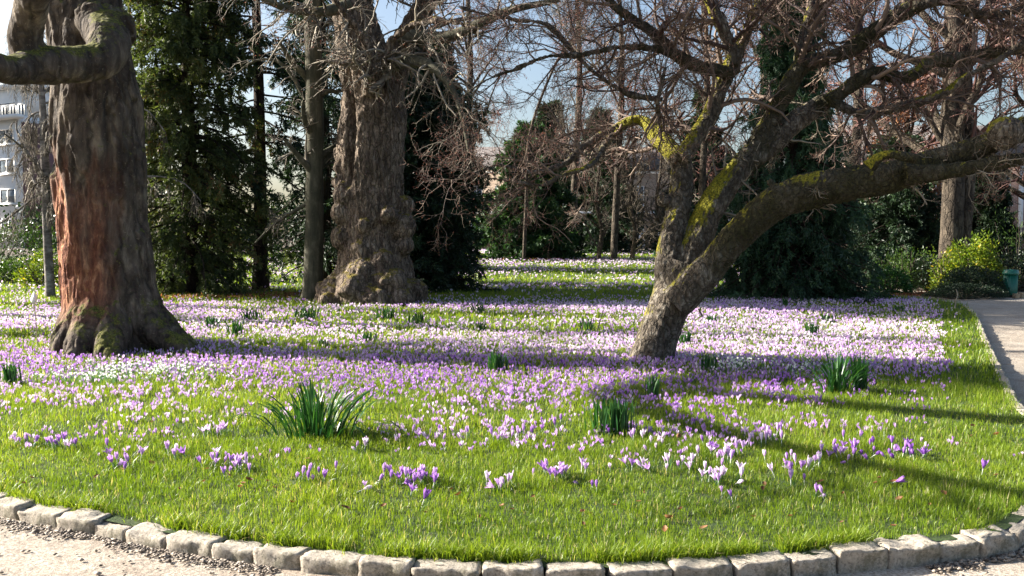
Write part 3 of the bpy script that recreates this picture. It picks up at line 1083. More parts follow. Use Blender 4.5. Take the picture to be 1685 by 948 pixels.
# snowdrops
ss = Soup()
for px, py, n, hw, hd in [(240, 614, 240, 130, 17), (1215, 605, 130, 50, 12), (1310, 612, 40, 40, 8), (140, 628, 70, 80, 8)]:
    for i in range(n):
        gx, gy = G(px + rc.gauss(0, 0.5) * hw, py + rc.gauss(0, 0.5) * hd)
        z = float(lawn_z([gx], [gy])[0])
        m = 4
        V, F3, F4, R = blades(gx + RNG.normal(0, 0.02, m), gy + RNG.normal(0, 0.02, m), np.full(m, z), RNG.uniform(0.07, 0.12, m), np.full(m, 0.007), RNG.uniform(0.1, 0.6, m), RNG.uniform(0, 0.35, m))
        ss.add2(V, F3, F4, R)
        V, F, R = carpet(np.array([gx]), np.array([gy]), np.array([z + 0.06]), np.array([0.025]), np.array([0.010]), np.array([0.8]))
        ss.add(V, F, R)
tag(ss.build('snowdrops', M['snowdrop']), 'white snowdrops with grey-green leaves among the crocuses', 'snowdrops', None, 'stuff')

# ------------------------------------------------------------------ daffodil clumps
def strap_leaves(n, h0, h1, wd, lean0, lean1, spread, rng, K=6, droop=0.5):
    a = rng.uniform(0, 2 * np.pi, n)
    h = rng.uniform(h0, h1, n)
    lean = rng.uniform(lean0, lean1, n)
    bx, by = rng.normal(0, spread, n), rng.normal(0, spread * 0.7, n)
    if lean1 >= 0.8:
        rad_ = np.hypot(bx, by) / max(spread, 1e-6)
        a = np.arctan2(by, bx) + rng.normal(0, 0.5, n)
        lean = np.clip(0.1 + 0.55 * rad_ + rng.normal(0, 0.15, n), 0.02, 1.5)
        h = h * (1 + 0.25 * np.clip(rad_ - 0.8, 0, 1))
    V = np.zeros((n, K, 2, 3))
    tw = rng.normal(0, 0.6, n)
    for k in range(K):
        t = k / (K - 1)
        ang = lean * (0.3 + 0.9 * t ** 1.5 * (1 + droop * lean))
        if k == 0:
            cx, cy, cz = bx.copy(), by.copy(), np.full(n, -0.01)
        else:
            cx = cx + np.cos(a) * np.sin(ang) * h / (K - 1)
            cy = cy + np.sin(a) * np.sin(ang) * h / (K - 1)
            cz = cz + np.cos(ang) * h / (K - 1)
        ww = wd * (1 - 0.25 * t) * (0.12 if k == K - 1 else 1) * rng.uniform(0.85, 1.15, n)
        b = a + np.pi / 2 + tw * (0.4 + t)
        V[:, k, 0] = np.stack([cx - np.cos(b) * ww / 2, cy - np.sin(b) * ww / 2, cz], 1)
        V[:, k, 1] = np.stack([cx + np.cos(b) * ww / 2, cy + np.sin(b) * ww / 2, cz], 1)
    i = (np.arange(n) * K * 2)[:, None, None] + (np.arange(K - 1) * 2)[None, :, None] + np.array([0, 1, 3, 2])[None, None]
    return V.reshape(-1, 3), i.reshape(-1, 4), np.repeat(rng.uniform(0, 1, n), K * 2)

DAFF = [  # px, py, n, height px, half width px, lean, label
    (520, 716, 140, 78, 60, 1.0, 'large arching dark green daffodil clump in the front grass left of centre'),
    (1007, 712, 120, 60, 40, 0.3, 'upright dense daffodil clump right of centre, above the front crocuses'),
    (1378, 642, 75, 60, 30, 1.0, 'arching daffodil clump with long bent leaves by the right grass strip'),
    (1415, 642, 45, 62, 15, 0.3, 'upright daffodil clump touching the arching one by the right grass strip'),
    (820, 612, 55, 38, 18, 0.35, 'daffodil clump in the dense crocuses left of the leaning tree'),
    (18, 632, 40, 40, 16, 0.35, 'daffodil clump at the left edge among the crocuses'),
    (1165, 613, 40, 34, 18, 0.3, 'daffodil clump right of the foot of the leaning tree'),
    (1073, 655, 30, 44, 14, 0.3, 'shaded daffodil clump just in front of the leaning tree'),
    (388, 553, 45, 30, 16, 0.5, 'dark daffodil clump between left trunk and burred trunk'),
    (350, 540, 35, 22, 16, 0.6, 'low daffodil clump beside the root of the left trunk'),
    (415, 528, 40, 22, 22, 0.6, 'low daffodil clump under the feathery conifer'),
    (605, 564, 36, 22, 14, 0.5, 'small daffodil clump in front of the burred trunk'),
    (530, 572, 30, 18, 12, 0.5, 'small daffodil tuft in the crocus band left of centre'),
    (690, 534, 40, 24, 16, 0.5, 'daffodil tuft at the right foot of the burred trunk'),
    (635, 525, 50, 22, 22, 0.6, 'daffodil leaves right at the foot of the burred trunk'),
    (505, 525, 60, 22, 26, 0.7, 'broad low daffodil patch before the slender green trunk'),
    (787, 517, 30, 24, 14, 0.7, 'sunlit daffodil clump in the middle of the lawn'),
    (790, 545, 26, 20, 12, 0.6, 'shaded daffodil clump below the sunlit one'),
    (965, 542, 22, 22, 12, 0.5, 'daffodil clump left of the leaning trunk in green grass'),
    (1128, 568, 34, 26, 12, 0.4, 'daffodil clump right of the leaning trunk in the crocuses'),
    (1172, 532, 30, 16, 14, 0.6, 'small dark daffodil tuft behind the leaning tree'),
    (1337, 552, 36, 26, 15, 0.5, 'daffodil clump in the right crocus field'),
    (1362, 531, 34, 18, 12, 0.6, 'dark small daffodil tuft behind the one in the right crocus field'),
    (1478, 516, 30, 16, 12, 0.6, 'dark daffodil tuft near the far end of the right grass strip'),
    (1292, 506, 20, 18, 7, 0.4, 'thin upright daffodil tuft before the big cypress'),
    (240, 668, 0, 0, 0, 0, ''),
    (1505, 522, 0, 0, 0, 0, ''),
    (730, 447, 16, 12, 6, 0.5, 'distant daffodil tuft beside the black conifer'),
    (1060, 432, 16, 10, 8, 0.5, 'distant daffodil tuft on the far rising lawn'),
]
for i, (px, py, n, hp, hwp, lean, lab) in enumerate(DAFF):
    if not n: continue
    gx, gy = G(px, py)
    if gy > 26: gy = gy * 0.93
    s = gy / FPX
    z = float(lawn_z([gx], [gy])[0])
    r = empty('daffodil_clump', (gx, gy, z), lab, 'daffodil', 'daffodil clumps in leaf')
    rg = np.random.default_rng(100 + i)
    wdl = max(0.018, min(0.034, 1.1 * s * 1.9))
    V, F, R = strap_leaves(n, hp * s * 0.75, hp * s * (1.45 if lean > 0.8 else 1.1), wdl, 0.02, lean, hwp * s * (0.5 if lean >= 0.8 else 0.42), rg)
    link('leaves', mesh_from('leaves', V, [F], R), M['daff'], r)

# ------------------------------------------------------------------ fallen leaves, shell, soil crumbs
rl = random.Random(8)
FL = [(150, 770), (200, 778), (335, 800), (400, 803), (410, 798), (440, 800), (620, 800), (232, 670), (860, 912), (1010, 836), (1050, 830), (970, 850), (960, 868), (1100, 858), (1060, 812), (1215, 840), (1240, 855),
      (1385, 865), (1470, 872), (1350, 800), (1255, 808), (1580, 700), (1600, 705), (1598, 722), (1590, 735), (1625, 690), (1470, 800), (1440, 803), (1570, 780), (1640, 720), (1610, 845), (1655, 842), (545, 690), (1120, 842), (1300, 855), (250, 700), (700, 850), (790, 858), (480, 835), (1530, 838)]
FL += [(rl.uniform(20, 1640), rl.uniform(760, 880)) for _ in range(45)]
FL = [q for q in FL if q[1] < 800 + 0.09 * min(q[0], 1000) or q[0] > 900]
for i, (px, py) in enumerate(FL):
    gx, gy = G(px, py)
    z = float(lawn_z([gx], [gy])[0]) + 0.035
    K = 7
    L = rl.uniform(0.02, 0.052)
    Wd = L * rl.uniform(0.5, 0.75)
    V, F = [], []
    cv = rl.uniform(0.3, 1.0)
    for a in range(K):
        t = a / (K - 1)
        ww = Wd * math.sin(math.pi * (0.08 + 0.84 * t)) * rl.uniform(0.8, 1.15)
        for s in (-1, -0.5, 0, 0.5, 1):
            V.append(((t - .5) * L, s * ww / 2, cv * (abs(s) ** 1.7 * ww * 0.5 + (t - .5) ** 2 * L * 0.9) + rl.uniform(-.0015, .0015)))
    for a in range(K - 1):
        for s in range(4):
            q = a * 5 + s
            F.append((q, q + 1, q + 6, q + 5))
    o = link('fallen_leaf', mesh_from('fallen_leaf', np.array(V), [np.array(F)], np.full(len(V), rl.uniform(0, 0.75))), M['deadleaf'])
    o.location = (gx, gy, z)
    o.rotation_euler = (rl.uniform(-0.5, 0.5), rl.uniform(-0.5, 0.5), rl.uniform(0, 6.28))
    tag(o, 'curled brown dead leaf lying in the lawn grass', 'fallen leaf', 'fallen brown leaves on the lawn')

# snail shell
gx, gy = G(1117, 728)
n_ = 60
th = np.linspace(0, 2.6 * 2 * np.pi, n_)
rad = 0.0026 * np.exp(th * 0.115)
pts = np.stack([rad * np.cos(th), -0.012 * th / 16, rad * np.sin(th)], 1)[None]
V, F = tubes(pts, (rad * 0.55)[None], 10)
shell = link('snail_shell', mesh_from('snail_shell', V, [F], np.repeat(np.tile([0.2, 1.0], 30), 10)), M['deadleaf'], smooth=True)
shell.location = (gx, gy, 0.05)
shell.rotation_euler = (-0.4, 0.2, 0.2)
tag(shell, 'banded tan snail shell lying between the pale crocuses', 'snail shell')

cr = Soup()
rk_ = np.random.default_rng(5)
for i in range(5000):
    k = rk_.integers(90, 340)
    tn = norm(FRONT[k + 1] - FRONT[k])
    off = abs(rk_.normal(0, 0.055)) + 0.08
    if rk_.uniform() < 0.14: off = rk_.uniform(0.1, 1.3)
    c = FRONT[k] + np.array([tn[1], -tn[0]]) * off + tn * rk_.uniform(-0.05, 0.05)
    if vnoise(np.array([[c[0] * 3, c[1] * 3, 0.5]]), 7)[0] < -0.15 and off < 0.3: continue
    s = rk_.uniform(0.003, 0.012) * (1.5 if rk_.uniform() < 0.1 else 1)
    V = rk_.normal(size=(6, 3)) * 0.25 + np.array([(1, 0, 0), (-1, 0, 0), (0, 1, 0), (0, -1, 0), (0, 0, .8), (0, 0, -.8)])
    F = np.array([(0, 2, 4), (2, 1, 4), (1, 3, 4), (3, 0, 4), (2, 0, 5), (1, 2, 5), (3, 1, 5), (0, 3, 5)])
    cr.add(V * s * np.array([1.3, 1, 0.8]) + np.array([c[0], c[1], -0.068 - 0.03 * min(1, max(0, (c[0] - 0.2) / 1.5)) + s * 0.3]), F, rk_.uniform())
M['crumb'] = twigmat('soil_crumbs', (0.06, 0.045, 0.035), (0.36, 0.3, 0.24))
tag(cr.build('gravel_crumbs', M['crumb']), 'dark soil crumbs and grit gathered along the kerb foot', 'grit', None, 'stuff')

# ------------------------------------------------------------------ the three main trees
def limb(spec, depth, n=None):
    """spec rows (px,py,r_px[,depth])"""
    rows = []
    for k, q in enumerate(spec):
        d = q[3] if len(q) > 3 else (depth if np.isscalar(depth) else np.interp(k / (len(spec) - 1), [0, 1], depth))
        p = P(q[0], q[1], d)
        rows.append((*p, q[2] * d / FPX))
    rows = np.array(rows)
    n = n or max(8, len(rows) * 6)
    r = resample(rows, n)
    return r[:, :3], np.maximum(r[:, 3], 0.004)


def grow_crown(name, mains, parent, mat, levels, rng, bud=None, nbud=0, budL=0.02, K0=24, bothr=0.5):
    """mains: list of (pts, rad); levels: list of dicts for spawn; returns all polylines"""
    sp = Soup()
    Pt = np.stack([resample(np.column_stack([p, r]), K0) for p, r in mains])
    R = Pt[:, :, 3]
    Pt = Pt[:, :, :3]
    last = None
    for li, lv in enumerate(levels):
        lv = dict(lv)
        S = lv.pop('S', 3)
        Pt, R = spawn(Pt, R, rng=rng, **lv)
        V, F = tubes(Pt, R, S)
        rv = np.repeat(rng.uniform(0, 1, len(Pt)), Pt.shape[1] * S)
        sp.add(V, F, rv)
        last = Pt
    o = sp.build(name, mat, parent, smooth=True)
    if bud is not None:
        pos, d = along(last, nbud, rng)
        V, F, r = kites(pos, d + rng.normal(0, 0.6, d.shape), budL * rng.uniform(0.6, 1.5, len(pos)), budL * 0.5, rng=rng)
        child('buds' if 'bud' in bud.name else 'leaves', V, [F], bud, parent, r)
    return o


def bark_disp(amp, sx, sz, seed, fine=0.3):
    def f(co):
        q = co * np.array([sx, sx, sz])
        wv = fbm(co * 1.7, 2, seed + 5)[:, None] * 0.8
        a = 1 - np.abs(fbm(q + wv, 4, seed)) * 2.2
        b = fbm(co * np.array([sx * 2.5, sx * 2.5, sz * 4]), 3, seed + 2)
        return amp * (-0.5 + 0.6 * (1 - a) * -1 + 0.6 + fine * b)
    return f

# --- left tree
D0 = 12.6
lt = empty('old_tree', (*P(180, 575, D0)[:2], 0), 'massive old tree at the left with red-brown stripped wood and a mossy elbow limb', 'tree')
TR = limb([(190, 600, 88), (186, 575, 78), (181, 545, 73), (176, 500, 71), (170, 430, 69), (165, 350, 69), (162, 250, 69), (160, 180, 65), (153, 110, 58), (143, 50, 56), (134, 0, 56), (126, -100, 60), (118, -300, 52), (100, -600, 42), (80, -900, 26)], D0, 90)
J1 = limb([(165, 40, 40, 12.3), (180, 68, 34, 11.9), (166, 98, 31, 11.6), (130, 106, 30, 11.3), (90, 107, 31, 11.0), (45, 112, 28, 10.7), (0, 112, 22, 10.2), (-80, 60, 19, 9.4), (-210, -60, 17, 8.4), (-370, -270, 15, 7.3), (-520, -560, 11, 6.3)], D0, 60)
J2 = limb([(62, 108, 29, 10.9), (42, 72, 27, 10.8), (46, 30, 26, 10.7), (56, -10, 26, 10.5), (70, -100, 24, 10), (60, -260, 20, 9.4), (10, -450, 14, 9)], D0, 40)
ROOTS = []
for ax, ln, rr in [(0, 0.62, 0.24), (-0.35, 1.0, 0.2), (-1.2, 0.6, 0.25), (-2.2, 0.25, 0.22), (-1.7, 0.35, 0.26), (-2.9, 0.05, 0.2), (0.9, 0.6, .25), (2, .5, .25)]:
    c = np.array([lt.location.x + 0.07, lt.location.y])
    d = np.array([math.cos(ax), math.sin(ax)])
    q = [(*(c + d * 0.10), 2.1, 0.30), (*(c + d * 0.20), 1.3, 0.36), (*(c + d * 0.38), 0.6, 0.30), (*(c + d * (0.62 + ln * 0.2)), 0.2, rr * 0.9), (*(c + d * (0.66 + ln * .6)), 0.0, rr * 0.6), (*(c + d * (0.7 + ln * .8)), -0.14, rr * 0.4)]
    r_ = resample(q, 22)
    ROOTS.append((r_[:, :3], r_[:, 3]))


def left_patch(co):
    c = np.array(lt.location)
    dx = (co[:, 0] - c[0]) / 0.68
    z = co[:, 2]
    side = -dx + 0.14 * fbm(co * np.array([3, 3, 1.2]), 3, 71)
    # bare wood on the left flank between about 0.5 and 2.1 m
    a = np.clip((side - 0.30) * 7, 0, 1) * np.clip((z - 0.35) * 3, 0, 1) * np.clip((2.3 - z + 1.2 * fbm(co * np.array([5, 5, 1.5]), 3, 72)) * 3, 0, 1)
    b = 0.95 * np.clip((side + 0.6) * 2.2, 0, 1) * np.clip((z - 0.3) * 2, 0, 1) * np.clip((2.7 - z + 1.3 * fbm(co * np.array([5, 5, 0.9]), 3, 73)) * 0.9, 0, 1)
    return np.maximum(a, b) * (co[:, 1] < c[1] + 0.6)


def left_disp(co):
    base = bark_disp(0.022, 5.5, 0.9, 3)(co)
    # flaking plates
    pl = fbm(co * np.array([4.5, 4.5, 1.3]), 3, 12)
    base += 0.022 * np.clip((pl - 0.02) * 14, -1, 1) * np.clip((co[:, 2] - 1.7) * 2, 0.25, 1) + 0.03 * fbm(co * 3.1, 3, 14) + 0.016 * np.clip(fbm(co * np.array([9, 9, 2.2]), 3, 15) * 9, -1, 1)
    base += 0.012 * np.sin(np.arctan2(co[:, 1] - lt.location.y, co[:, 0] - lt.location.x) * 9 + 1.5 * fbm(co * 1.2, 2, 8)) * (co[:, 2] < 6) * 0.6
    base *= np.where((co[:, 2] > 3.0) & (co[:, 1] < lt.location.y - 0.62), 0.3, 1.0)
    pm = left_patch(co)
    return base * (1 - 0.3 * pm) - 0.035 * np.clip(pm * 1.3, 0, 1)

solid('trunk', [TR, J1, J2] + ROOTS, [(P(178, 62, 11.9), 0.27), (P(186, 50, 12.1), 0.28)], 0.018, M['bark_left'], lt, left_disp, left_patch, 4, 24)
LT_L = [J1, J2,
        limb([(140, 20, 40, 12.6), (60, -150, 34, 13), (-80, -330, 26, 13.5), (-240, -520, 16, 14)], D0),
        limb([(130, -80, 40, 12.6), (230, -240, 30, 12.2), (360, -420, 22, 11.8), (480, -600, 14, 11)], D0),
        limb([(120, -280, 36, 12.6), (80, -500, 28, 11.8), (160, -760, 18, 11)], D0),
        limb([(118, -300, 34, 12.6), (250, -520, 22, 13.5), (330, -800, 12, 14)], D0)]
sp = Soup()
for p_, r_ in LT_L[2:]:
    V, F = tubes(p_[None], r_[None], 10)
    sp.add(V, F)
sp.build('upper_limb', M['bark_left'], lt, True)
_j = limb([(-80, 60, 18, 9.4), (-210, -60, 16, 8.4), (-370, -270, 14, 7.3), (-520, -560, 10, 6.3)], D0, 20)
grow_crown('crown', LT_L[2:] + [_j], lt, M['twig_grey'], [dict(n=9, l0=1.2, l1=2.6, ang=48, K=7, wander=0.16, grav=0.04, tmin=0.3, rf=0.42, S=5),
           dict(n=6, l0=0.5, l1=1.3, ang=42, K=5, wander=0.2, rf=0.5), dict(n=4, l0=0.25, l1=0.6, ang=42, K=4, wander=0.2, rf=0.5, rmin=0.003)], np.random.default_rng(20))

# --- burred tree
D1 = 21.6
bt = empty('burred_tree', (*P(612, 500, D1)[:2], 0), 'thick old tree with a burred swollen base and hollow left flank', 'tree')
BT = limb([(612, 520, 92), (612, 500, 86), (614, 475, 77), (616, 445, 63), (614, 410, 54), (612, 370, 52), (613, 320, 52), (612, 280, 53), (611, 230, 55), (614, 190, 54), (614, 150, 50), (602, 105, 44), (590, 60, 38), (580, 10, 33), (572, -60, 31), (560, -250, 27), (556, -500, 18)], D1, 90)
B2_ = limb([(628, 200, 36), (640, 140, 30), (656, 90, 24), (682, 40, 20), (715, -20, 17), (760, -120, 13)], D1)
B3 = limb([(612, 150, 17, 20.9), (612, 128, 14, 20.6), (616, 105, 9, 20.5), (606, 78, 8, 20.4), (592, 52, 7, 20.3), (566, 20, 6, 20.2), (530, -30, 5, 20)], D1)
B4 = limb([(614, 120, 12, 20.6), (632, 100, 9, 20.5), (640, 80, 8, 20.4), (650, 62, 7, 20.3), (684, 40, 6, 20), (730, 34, 5, 19.5), (790, 48, 3, 19)], D1)
B5 = limb([(650, 100, 14, 21.2), (700, 105, 9, 20), (740, 140, 6, 19.5), (760, 190, 4, 19.2), (772, 250, 3, 19)], D1)
B6 = limb([(575, 10, 12, 21.2), (520, 20, 8, 20.8), (460, 10, 6, 20.3), (400, -20, 4, 20)], D1)
B7 = limb([(660, 60, 14, 21.2), (740, 60, 10, 20.6), (830, 20, 7, 20), (920, 0, 4, 19.5)], D1)
balls = []
for px, py, r, dd in [(574, 322, 25, -.3), (566, 350, 21, -.3), (564, 392, 21, -.3), (562, 300, 16, -.1), (660, 372, 25, -.3), (664, 338, 19, -.2), (662, 405, 19, -.3), (640, 352, 14, -.75), (598, 372, 13, -.8), (600, 452, 26, -.8), (548, 488, 31, -.5), (586, 480, 31, -.95), (638, 466, 31, -.85),
                      (676, 484, 27, -.5), (612, 497, 28, -1.2), (654, 500, 27, -1.0), (535, 500, 18, -.2), (570, 256, 20, 0), (565, 275, 17, -.1), (688, 498, 18, -.4), (592, 410, 16, -.7), (630, 435, 22, -.8), (545, 505, 22, -.9)]:
    balls.append((P(px, py, D1 + dd), r * D1 / FPX))


def burl_disp(co):
    a = bark_disp(0.045, 8, 2.2, 33, 0.9)(co)
    b = 0.075 * fbm(co * 2.4, 3, 35) + 0.03 * fbm(co * 6, 3, 37)
    c = np.array(bt.location)
    # hollow and split on the left front
    hx = co[:, 0] - (c[0] - 0.42 + 0.08 * np.sin(co[:, 2] * 1.9))
    hol = -0.24 * np.exp(-(hx / 0.10) ** 2) * np.clip((co[:, 2] - 2.6) * 2, 0, 1) * np.clip((6.2 - co[:, 2]) * 1, 0, 1) * (co[:, 1] < c[1])
    low = np.clip((1.6 - co[:, 2]), 0, 1)
    return a * (1 - 0.5 * low) + b * (0.6 + low) + hol + 0.035 * fbm(co * 7, 2, 36) * low

solid('trunk', [BT, B2_, B3, B4], balls, 0.032, M['bark_burl'], bt, burl_disp, None, 8, 20)
BL_ = [B4, B5, B6, B7, B3, B2_, limb([(580, 20, 14, 21.6), (640, -60, 10, 21), (720, -110, 8, 20), (800, -130, 5, 19.5)], D1)]
sp = Soup()
for p_, r_ in (B5, B6, B7, BL_[6]):
    V, F = tubes(p_[None], r_[None], 8)
    sp.add(V, F)
sp.build('side_limb', M['bark_green'], bt, True)
grow_crown('crown', BL_, bt, M['twig_pale'], [dict(n=16, l0=0.9, l1=2.3, ang=55, K=8, wander=0.2, grav=-0.10, tmin=0.1, rf=0.3, S=4, rmin=0.010),
           dict(n=5, l0=0.5, l1=1.2, ang=45, K=6, wander=0.25, grav=-0.1, rf=0.6, rmin=0.006), dict(n=4, l0=0.15, l1=0.5, ang=45, K=4, wander=0.25, grav=-0.05, rf=0.7, rmin=0.004)],
           np.random.default_rng(21), M['bud'], 1, 0.04)

DL = 0.42


def limbL(spec, depth, n=None):
    if np.isscalar(depth): depth = (depth + DL * 0.5, depth + DL * 0.5)
    else: depth = (depth[0] + DL * 0.6, depth[1] + DL)
    return limb(spec, depth, n)


# --- leaning mossy tree
D2 = 11.25
le = empty('leaning_tree', (*P(1072, 598, D2)[:2], 0), 'leaning mossy tree forking low into three lichened stems', 'tree')
L = {}
L['trunk'] = limbL([(1062, 628, 54), (1070, 600, 41), (1078, 570, 36), (1093, 525, 34), (1108, 488, 35), (1122, 460, 37), (1132, 435, 30)], D2, 40)
L['A'] = limbL([(1110, 490, 26), (1100, 440, 23), (1105, 395, 21), (1111, 366, 20), (1118, 334, 19), (1122, 300, 19), (1122, 262, 16)], (11.2, 11.4), 30)
L['A1'] = limbL([(1121, 270, 16, 11.72), (1103, 248, 16, 11.9), (1083, 226, 15, 12.12), (1064, 203, 11, 12.35), (1042, 197, 7, 12.4), (1004, 216, 6, 12.3), (962, 240, 6, 12.0), (935, 266, 5, 11.7), (900, 280, 4.5, 11.3), (867, 283, 4, 11.0), (820, 272, 3, 10.6), (780, 285, 2, 10.3)], 11.7, 50)
L['A1b'] = limbL([(1042, 199, 6, 12.4), (1002, 229, 5, 12.1), (975, 270, 5), (928, 287, 4), (888, 305, 4), (834, 297, 3), (780, 290, 2), (735, 300, 1.5)], (10.7, 10.0), 40)
L['A2'] = limbL([(1121, 262, 15), (1138, 236, 14), (1158, 205, 13), (1173, 178, 13), (1188, 138, 13), (1203, 110, 14), (1218, 78, 10), (1238, 34, 9), (1253, -5, 8), (1270, -60, 6)], (11.3, 11.6), 50)
L['A3'] = limbL([(1204, 108, 12), (1204, 84, 11), (1188, 44, 10), (1166, 0, 9), (1150, -50, 8)], (11.4, 11.2), 24)
L['A4'] = limbL([(1085, 228, 9, 12.1), (1088, 205, 6, 12.0), (1082, 175, 5), (1088, 140, 4), (1095, 110, 3)], (11.0, 10.7), 20)
L['up1'] = limbL([(1203, 120, 11), (1150, 110, 10), (1112, 90, 10), (1072, 52, 9), (1032, 27, 8), (1002, 0, 7), (975, -40, 6)], (11.4, 10.6), 30)
L['up2'] = limbL([(1110, 90, 8), (1080, 80, 6), (1019, 78, 5.5), (952, 91, 5), (901, 93, 4), (850, 113, 3.5), (800, 132, 3), (760, 160, 2)], (11.0, 10.2), 30)
L['up3'] = limbL([(1090, 165, 5), (1036, 155, 5), (989, 128, 4.5), (945, 88, 4.5), (901, 42, 4), (850, 33, 3.5), (800, 24, 3), (750, 10, 2)], (11.1, 10.6), 30)
L['B'] = limbL([(1112, 482, 30), (1128, 440, 27), (1150, 388, 24), (1172, 338, 23), (1198, 300, 22), (1230, 266, 21), (1265, 238, 20), (1307, 202, 18), (1350, 173, 15), (1376, 160, 12)], (11.2, 11.5), 50)
L['B1a'] = limbL([(1360, 168, 13), (1385, 152, 12), (1410, 135, 12), (1442, 120, 12), (1484, 129, 11), (1512, 118, 10), (1534, 100, 12), (1578, 98, 12), (1628, 88, 10), (1665, 82, 8), (1720, 70, 6), (1800, 40, 5)], (11.5, 11.0), 50)
L['B1b'] = limbL([(1366, 165, 10), (1392, 179, 9), (1429, 189, 9), (1452, 182, 8), (1510, 169, 8), (1562, 148, 8), (1590, 125, 6), (1640, 100, 5), (1700, 60, 4)], (11.5, 10.7), 40)
L['B2'] = limbL([(1232, 266, 17), (1262, 209, 16), (1288, 160, 15), (1316, 112, 15), (1350, 98, 13), (1388, 86, 13), (1430, 60, 14), (1462, 36, 14), (1512, 4, 13), (1560, -40, 11), (1640, -120, 8)], (11.5, 11.2), 50)
L['B3'] = limbL([(1500, 12, 9), (1540, 2, 9), (1574, 4, 8), (1600, 20, 8), (1640, 24, 7), (1685, 14, 6), (1740, -10, 5)], (11.3, 11.0), 24)
L['B4'] = limbL([(1316, 115, 11), (1318, 70, 9), (1335, 20, 8), (1345, -40, 7), (1340, -140, 5)], (11.5, 11.8), 24)
L['C'] = limbL([(1112, 498, 30), (1142, 468, 28), (1176, 430, 26), (1210, 392, 26), (1252, 352, 28), (1294, 326, 30), (1345, 311, 30), (1400, 302, 29), (1460, 292, 27), (1520, 274, 25), (1570, 257, 22), (1615, 242, 20), (1652, 224, 21), (1700, 206, 19), (1790, 170, 15), (1900, 120, 11)], (11.0, 9.5), 70)
L['C2'] = limbL([(1490, 288, 18), (1555, 282, 13), (1620, 272, 12), (1700, 260, 11), (1800, 255, 9)], (10.05, 9.4), 24)
L['C3'] = limbL([(1430, 275, 12), (1450, 258, 8), (1470, 255, 7), (1510, 262, 9)], (9.95, 9.6), 16)
L['D'] = limbL([(1222, 262, 8), (1250, 230, 7), (1175, 130, 4), (1120, 118, 3), (1060, 128, 2.5)], (11.2, 10.2), 20)
balls = [(P(1654, 218, 10.0), 0.19), (P(1092, 330, 11.65), 0.09), (P(1105, 440, 11.45), 0.14), (P(1205, 112, 11.85), 0.12), (P(1268, 300, 10.9), 0.05)]


def lean_disp(co):
    return bark_disp(0.020, 13, 4.5, 43, 0.5)(co) + 0.022 * fbm(co * 4, 3, 45) + 0.004 * fbm(co * 30, 2, 46)

def lean_dark_shade(co):  # dark mossy limbs, with their shade painted into the bark colour
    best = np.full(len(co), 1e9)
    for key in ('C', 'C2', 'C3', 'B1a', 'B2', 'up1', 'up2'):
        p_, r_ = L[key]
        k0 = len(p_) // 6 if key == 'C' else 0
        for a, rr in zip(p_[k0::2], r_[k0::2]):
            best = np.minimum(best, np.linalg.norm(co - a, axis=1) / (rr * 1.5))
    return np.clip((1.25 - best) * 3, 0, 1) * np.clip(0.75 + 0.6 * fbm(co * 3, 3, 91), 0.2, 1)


def lean_patch(co):
    out = np.zeros(len(co))
    for px, py, d, rr, s_ in [(1085, 225, 11.7, 0.36, 1.4), (1062, 200, 11.9, .25, 1.3), (1165, 345, 11.3, 0.35, 1.0), (1190, 300, 11.3, .25, .7), (1204, 110, 11.4, 0.22, .6), (1170, 190, 11.4, .35, .35), (1165, 10, 11.3, .3, .8), (1245, 20, 11.5, .4, .8), (1150, 240, 11.3, .2, .9),
                              (1335, 284, 10.5, .16, .7), (1660, 210, 10, .2, .6), (1440, 262, 10.1, .22, 1.0), (1100, 500, 11.2, .2, .1), (975, 275, 10.5, .3, .6), (900, 300, 10.2, .5, .7), (1100, 420, 11.2, .2, .4), (1555, 145, 11, .3, .5), (1500, 120, 11, .3, .5)]:
        d = d + 0.4 if d > 10.9 else d
        out += 1.3 * s_ * np.exp(-(np.linalg.norm(co - P(px, py, d), axis=1) / (rr * 1.15)) ** 2)
    return np.clip(out, 0, 1.6)

solid('trunk', [v for k, v in L.items() if k != 'D'], balls, 0.0135, M['bark_lean'], le, lean_disp, lean_patch, 2, 14, lean_dark_shade)
mains = [L[k] for k in ('A1', 'A1b', 'A2', 'A3', 'A4', 'up1', 'up2', 'up3', 'B1a', 'B1b', 'B2', 'B3', 'B4')]
grow_crown('crown', mains, le, M['twig_mix'], [dict(n=18, l0=0.5, l1=1.7, ang=55, K=8, wander=0.22, grav=0.0, tmin=0.12, rf=0.36, S=5, rmin=0.005),
           dict(n=8, l0=0.3, l1=0.8, ang=48, K=6, wander=0.26, rf=0.55, rmin=0.0026, S=3), dict(n=8, l0=0.1, l1=0.32, ang=48, K=4, wander=0.28, rf=0.6, rmin=0.0022)],
           np.random.default_rng(22), M['bud'], 2, 0.016)
grow_crown('lower_twigs', [L['C'], L['C2'], L['B']], le, M['twig_pale'], [dict(n=26, l0=0.3, l1=1.0, ang=62, K=7, wander=0.22, grav=-0.05, tmin=0.3, rf=0.12, S=4, rmin=0.006),
           dict(n=5, l0=0.15, l1=0.45, ang=48, K=5, wander=0.28, rf=0.6, rmin=0.003), dict(n=4, l0=0.06, l1=0.2, ang=48, K=4, wander=0.3, rf=0.6, rmin=0.002)],
           np.random.default_rng(23), M['bud'], 2, 0.014)

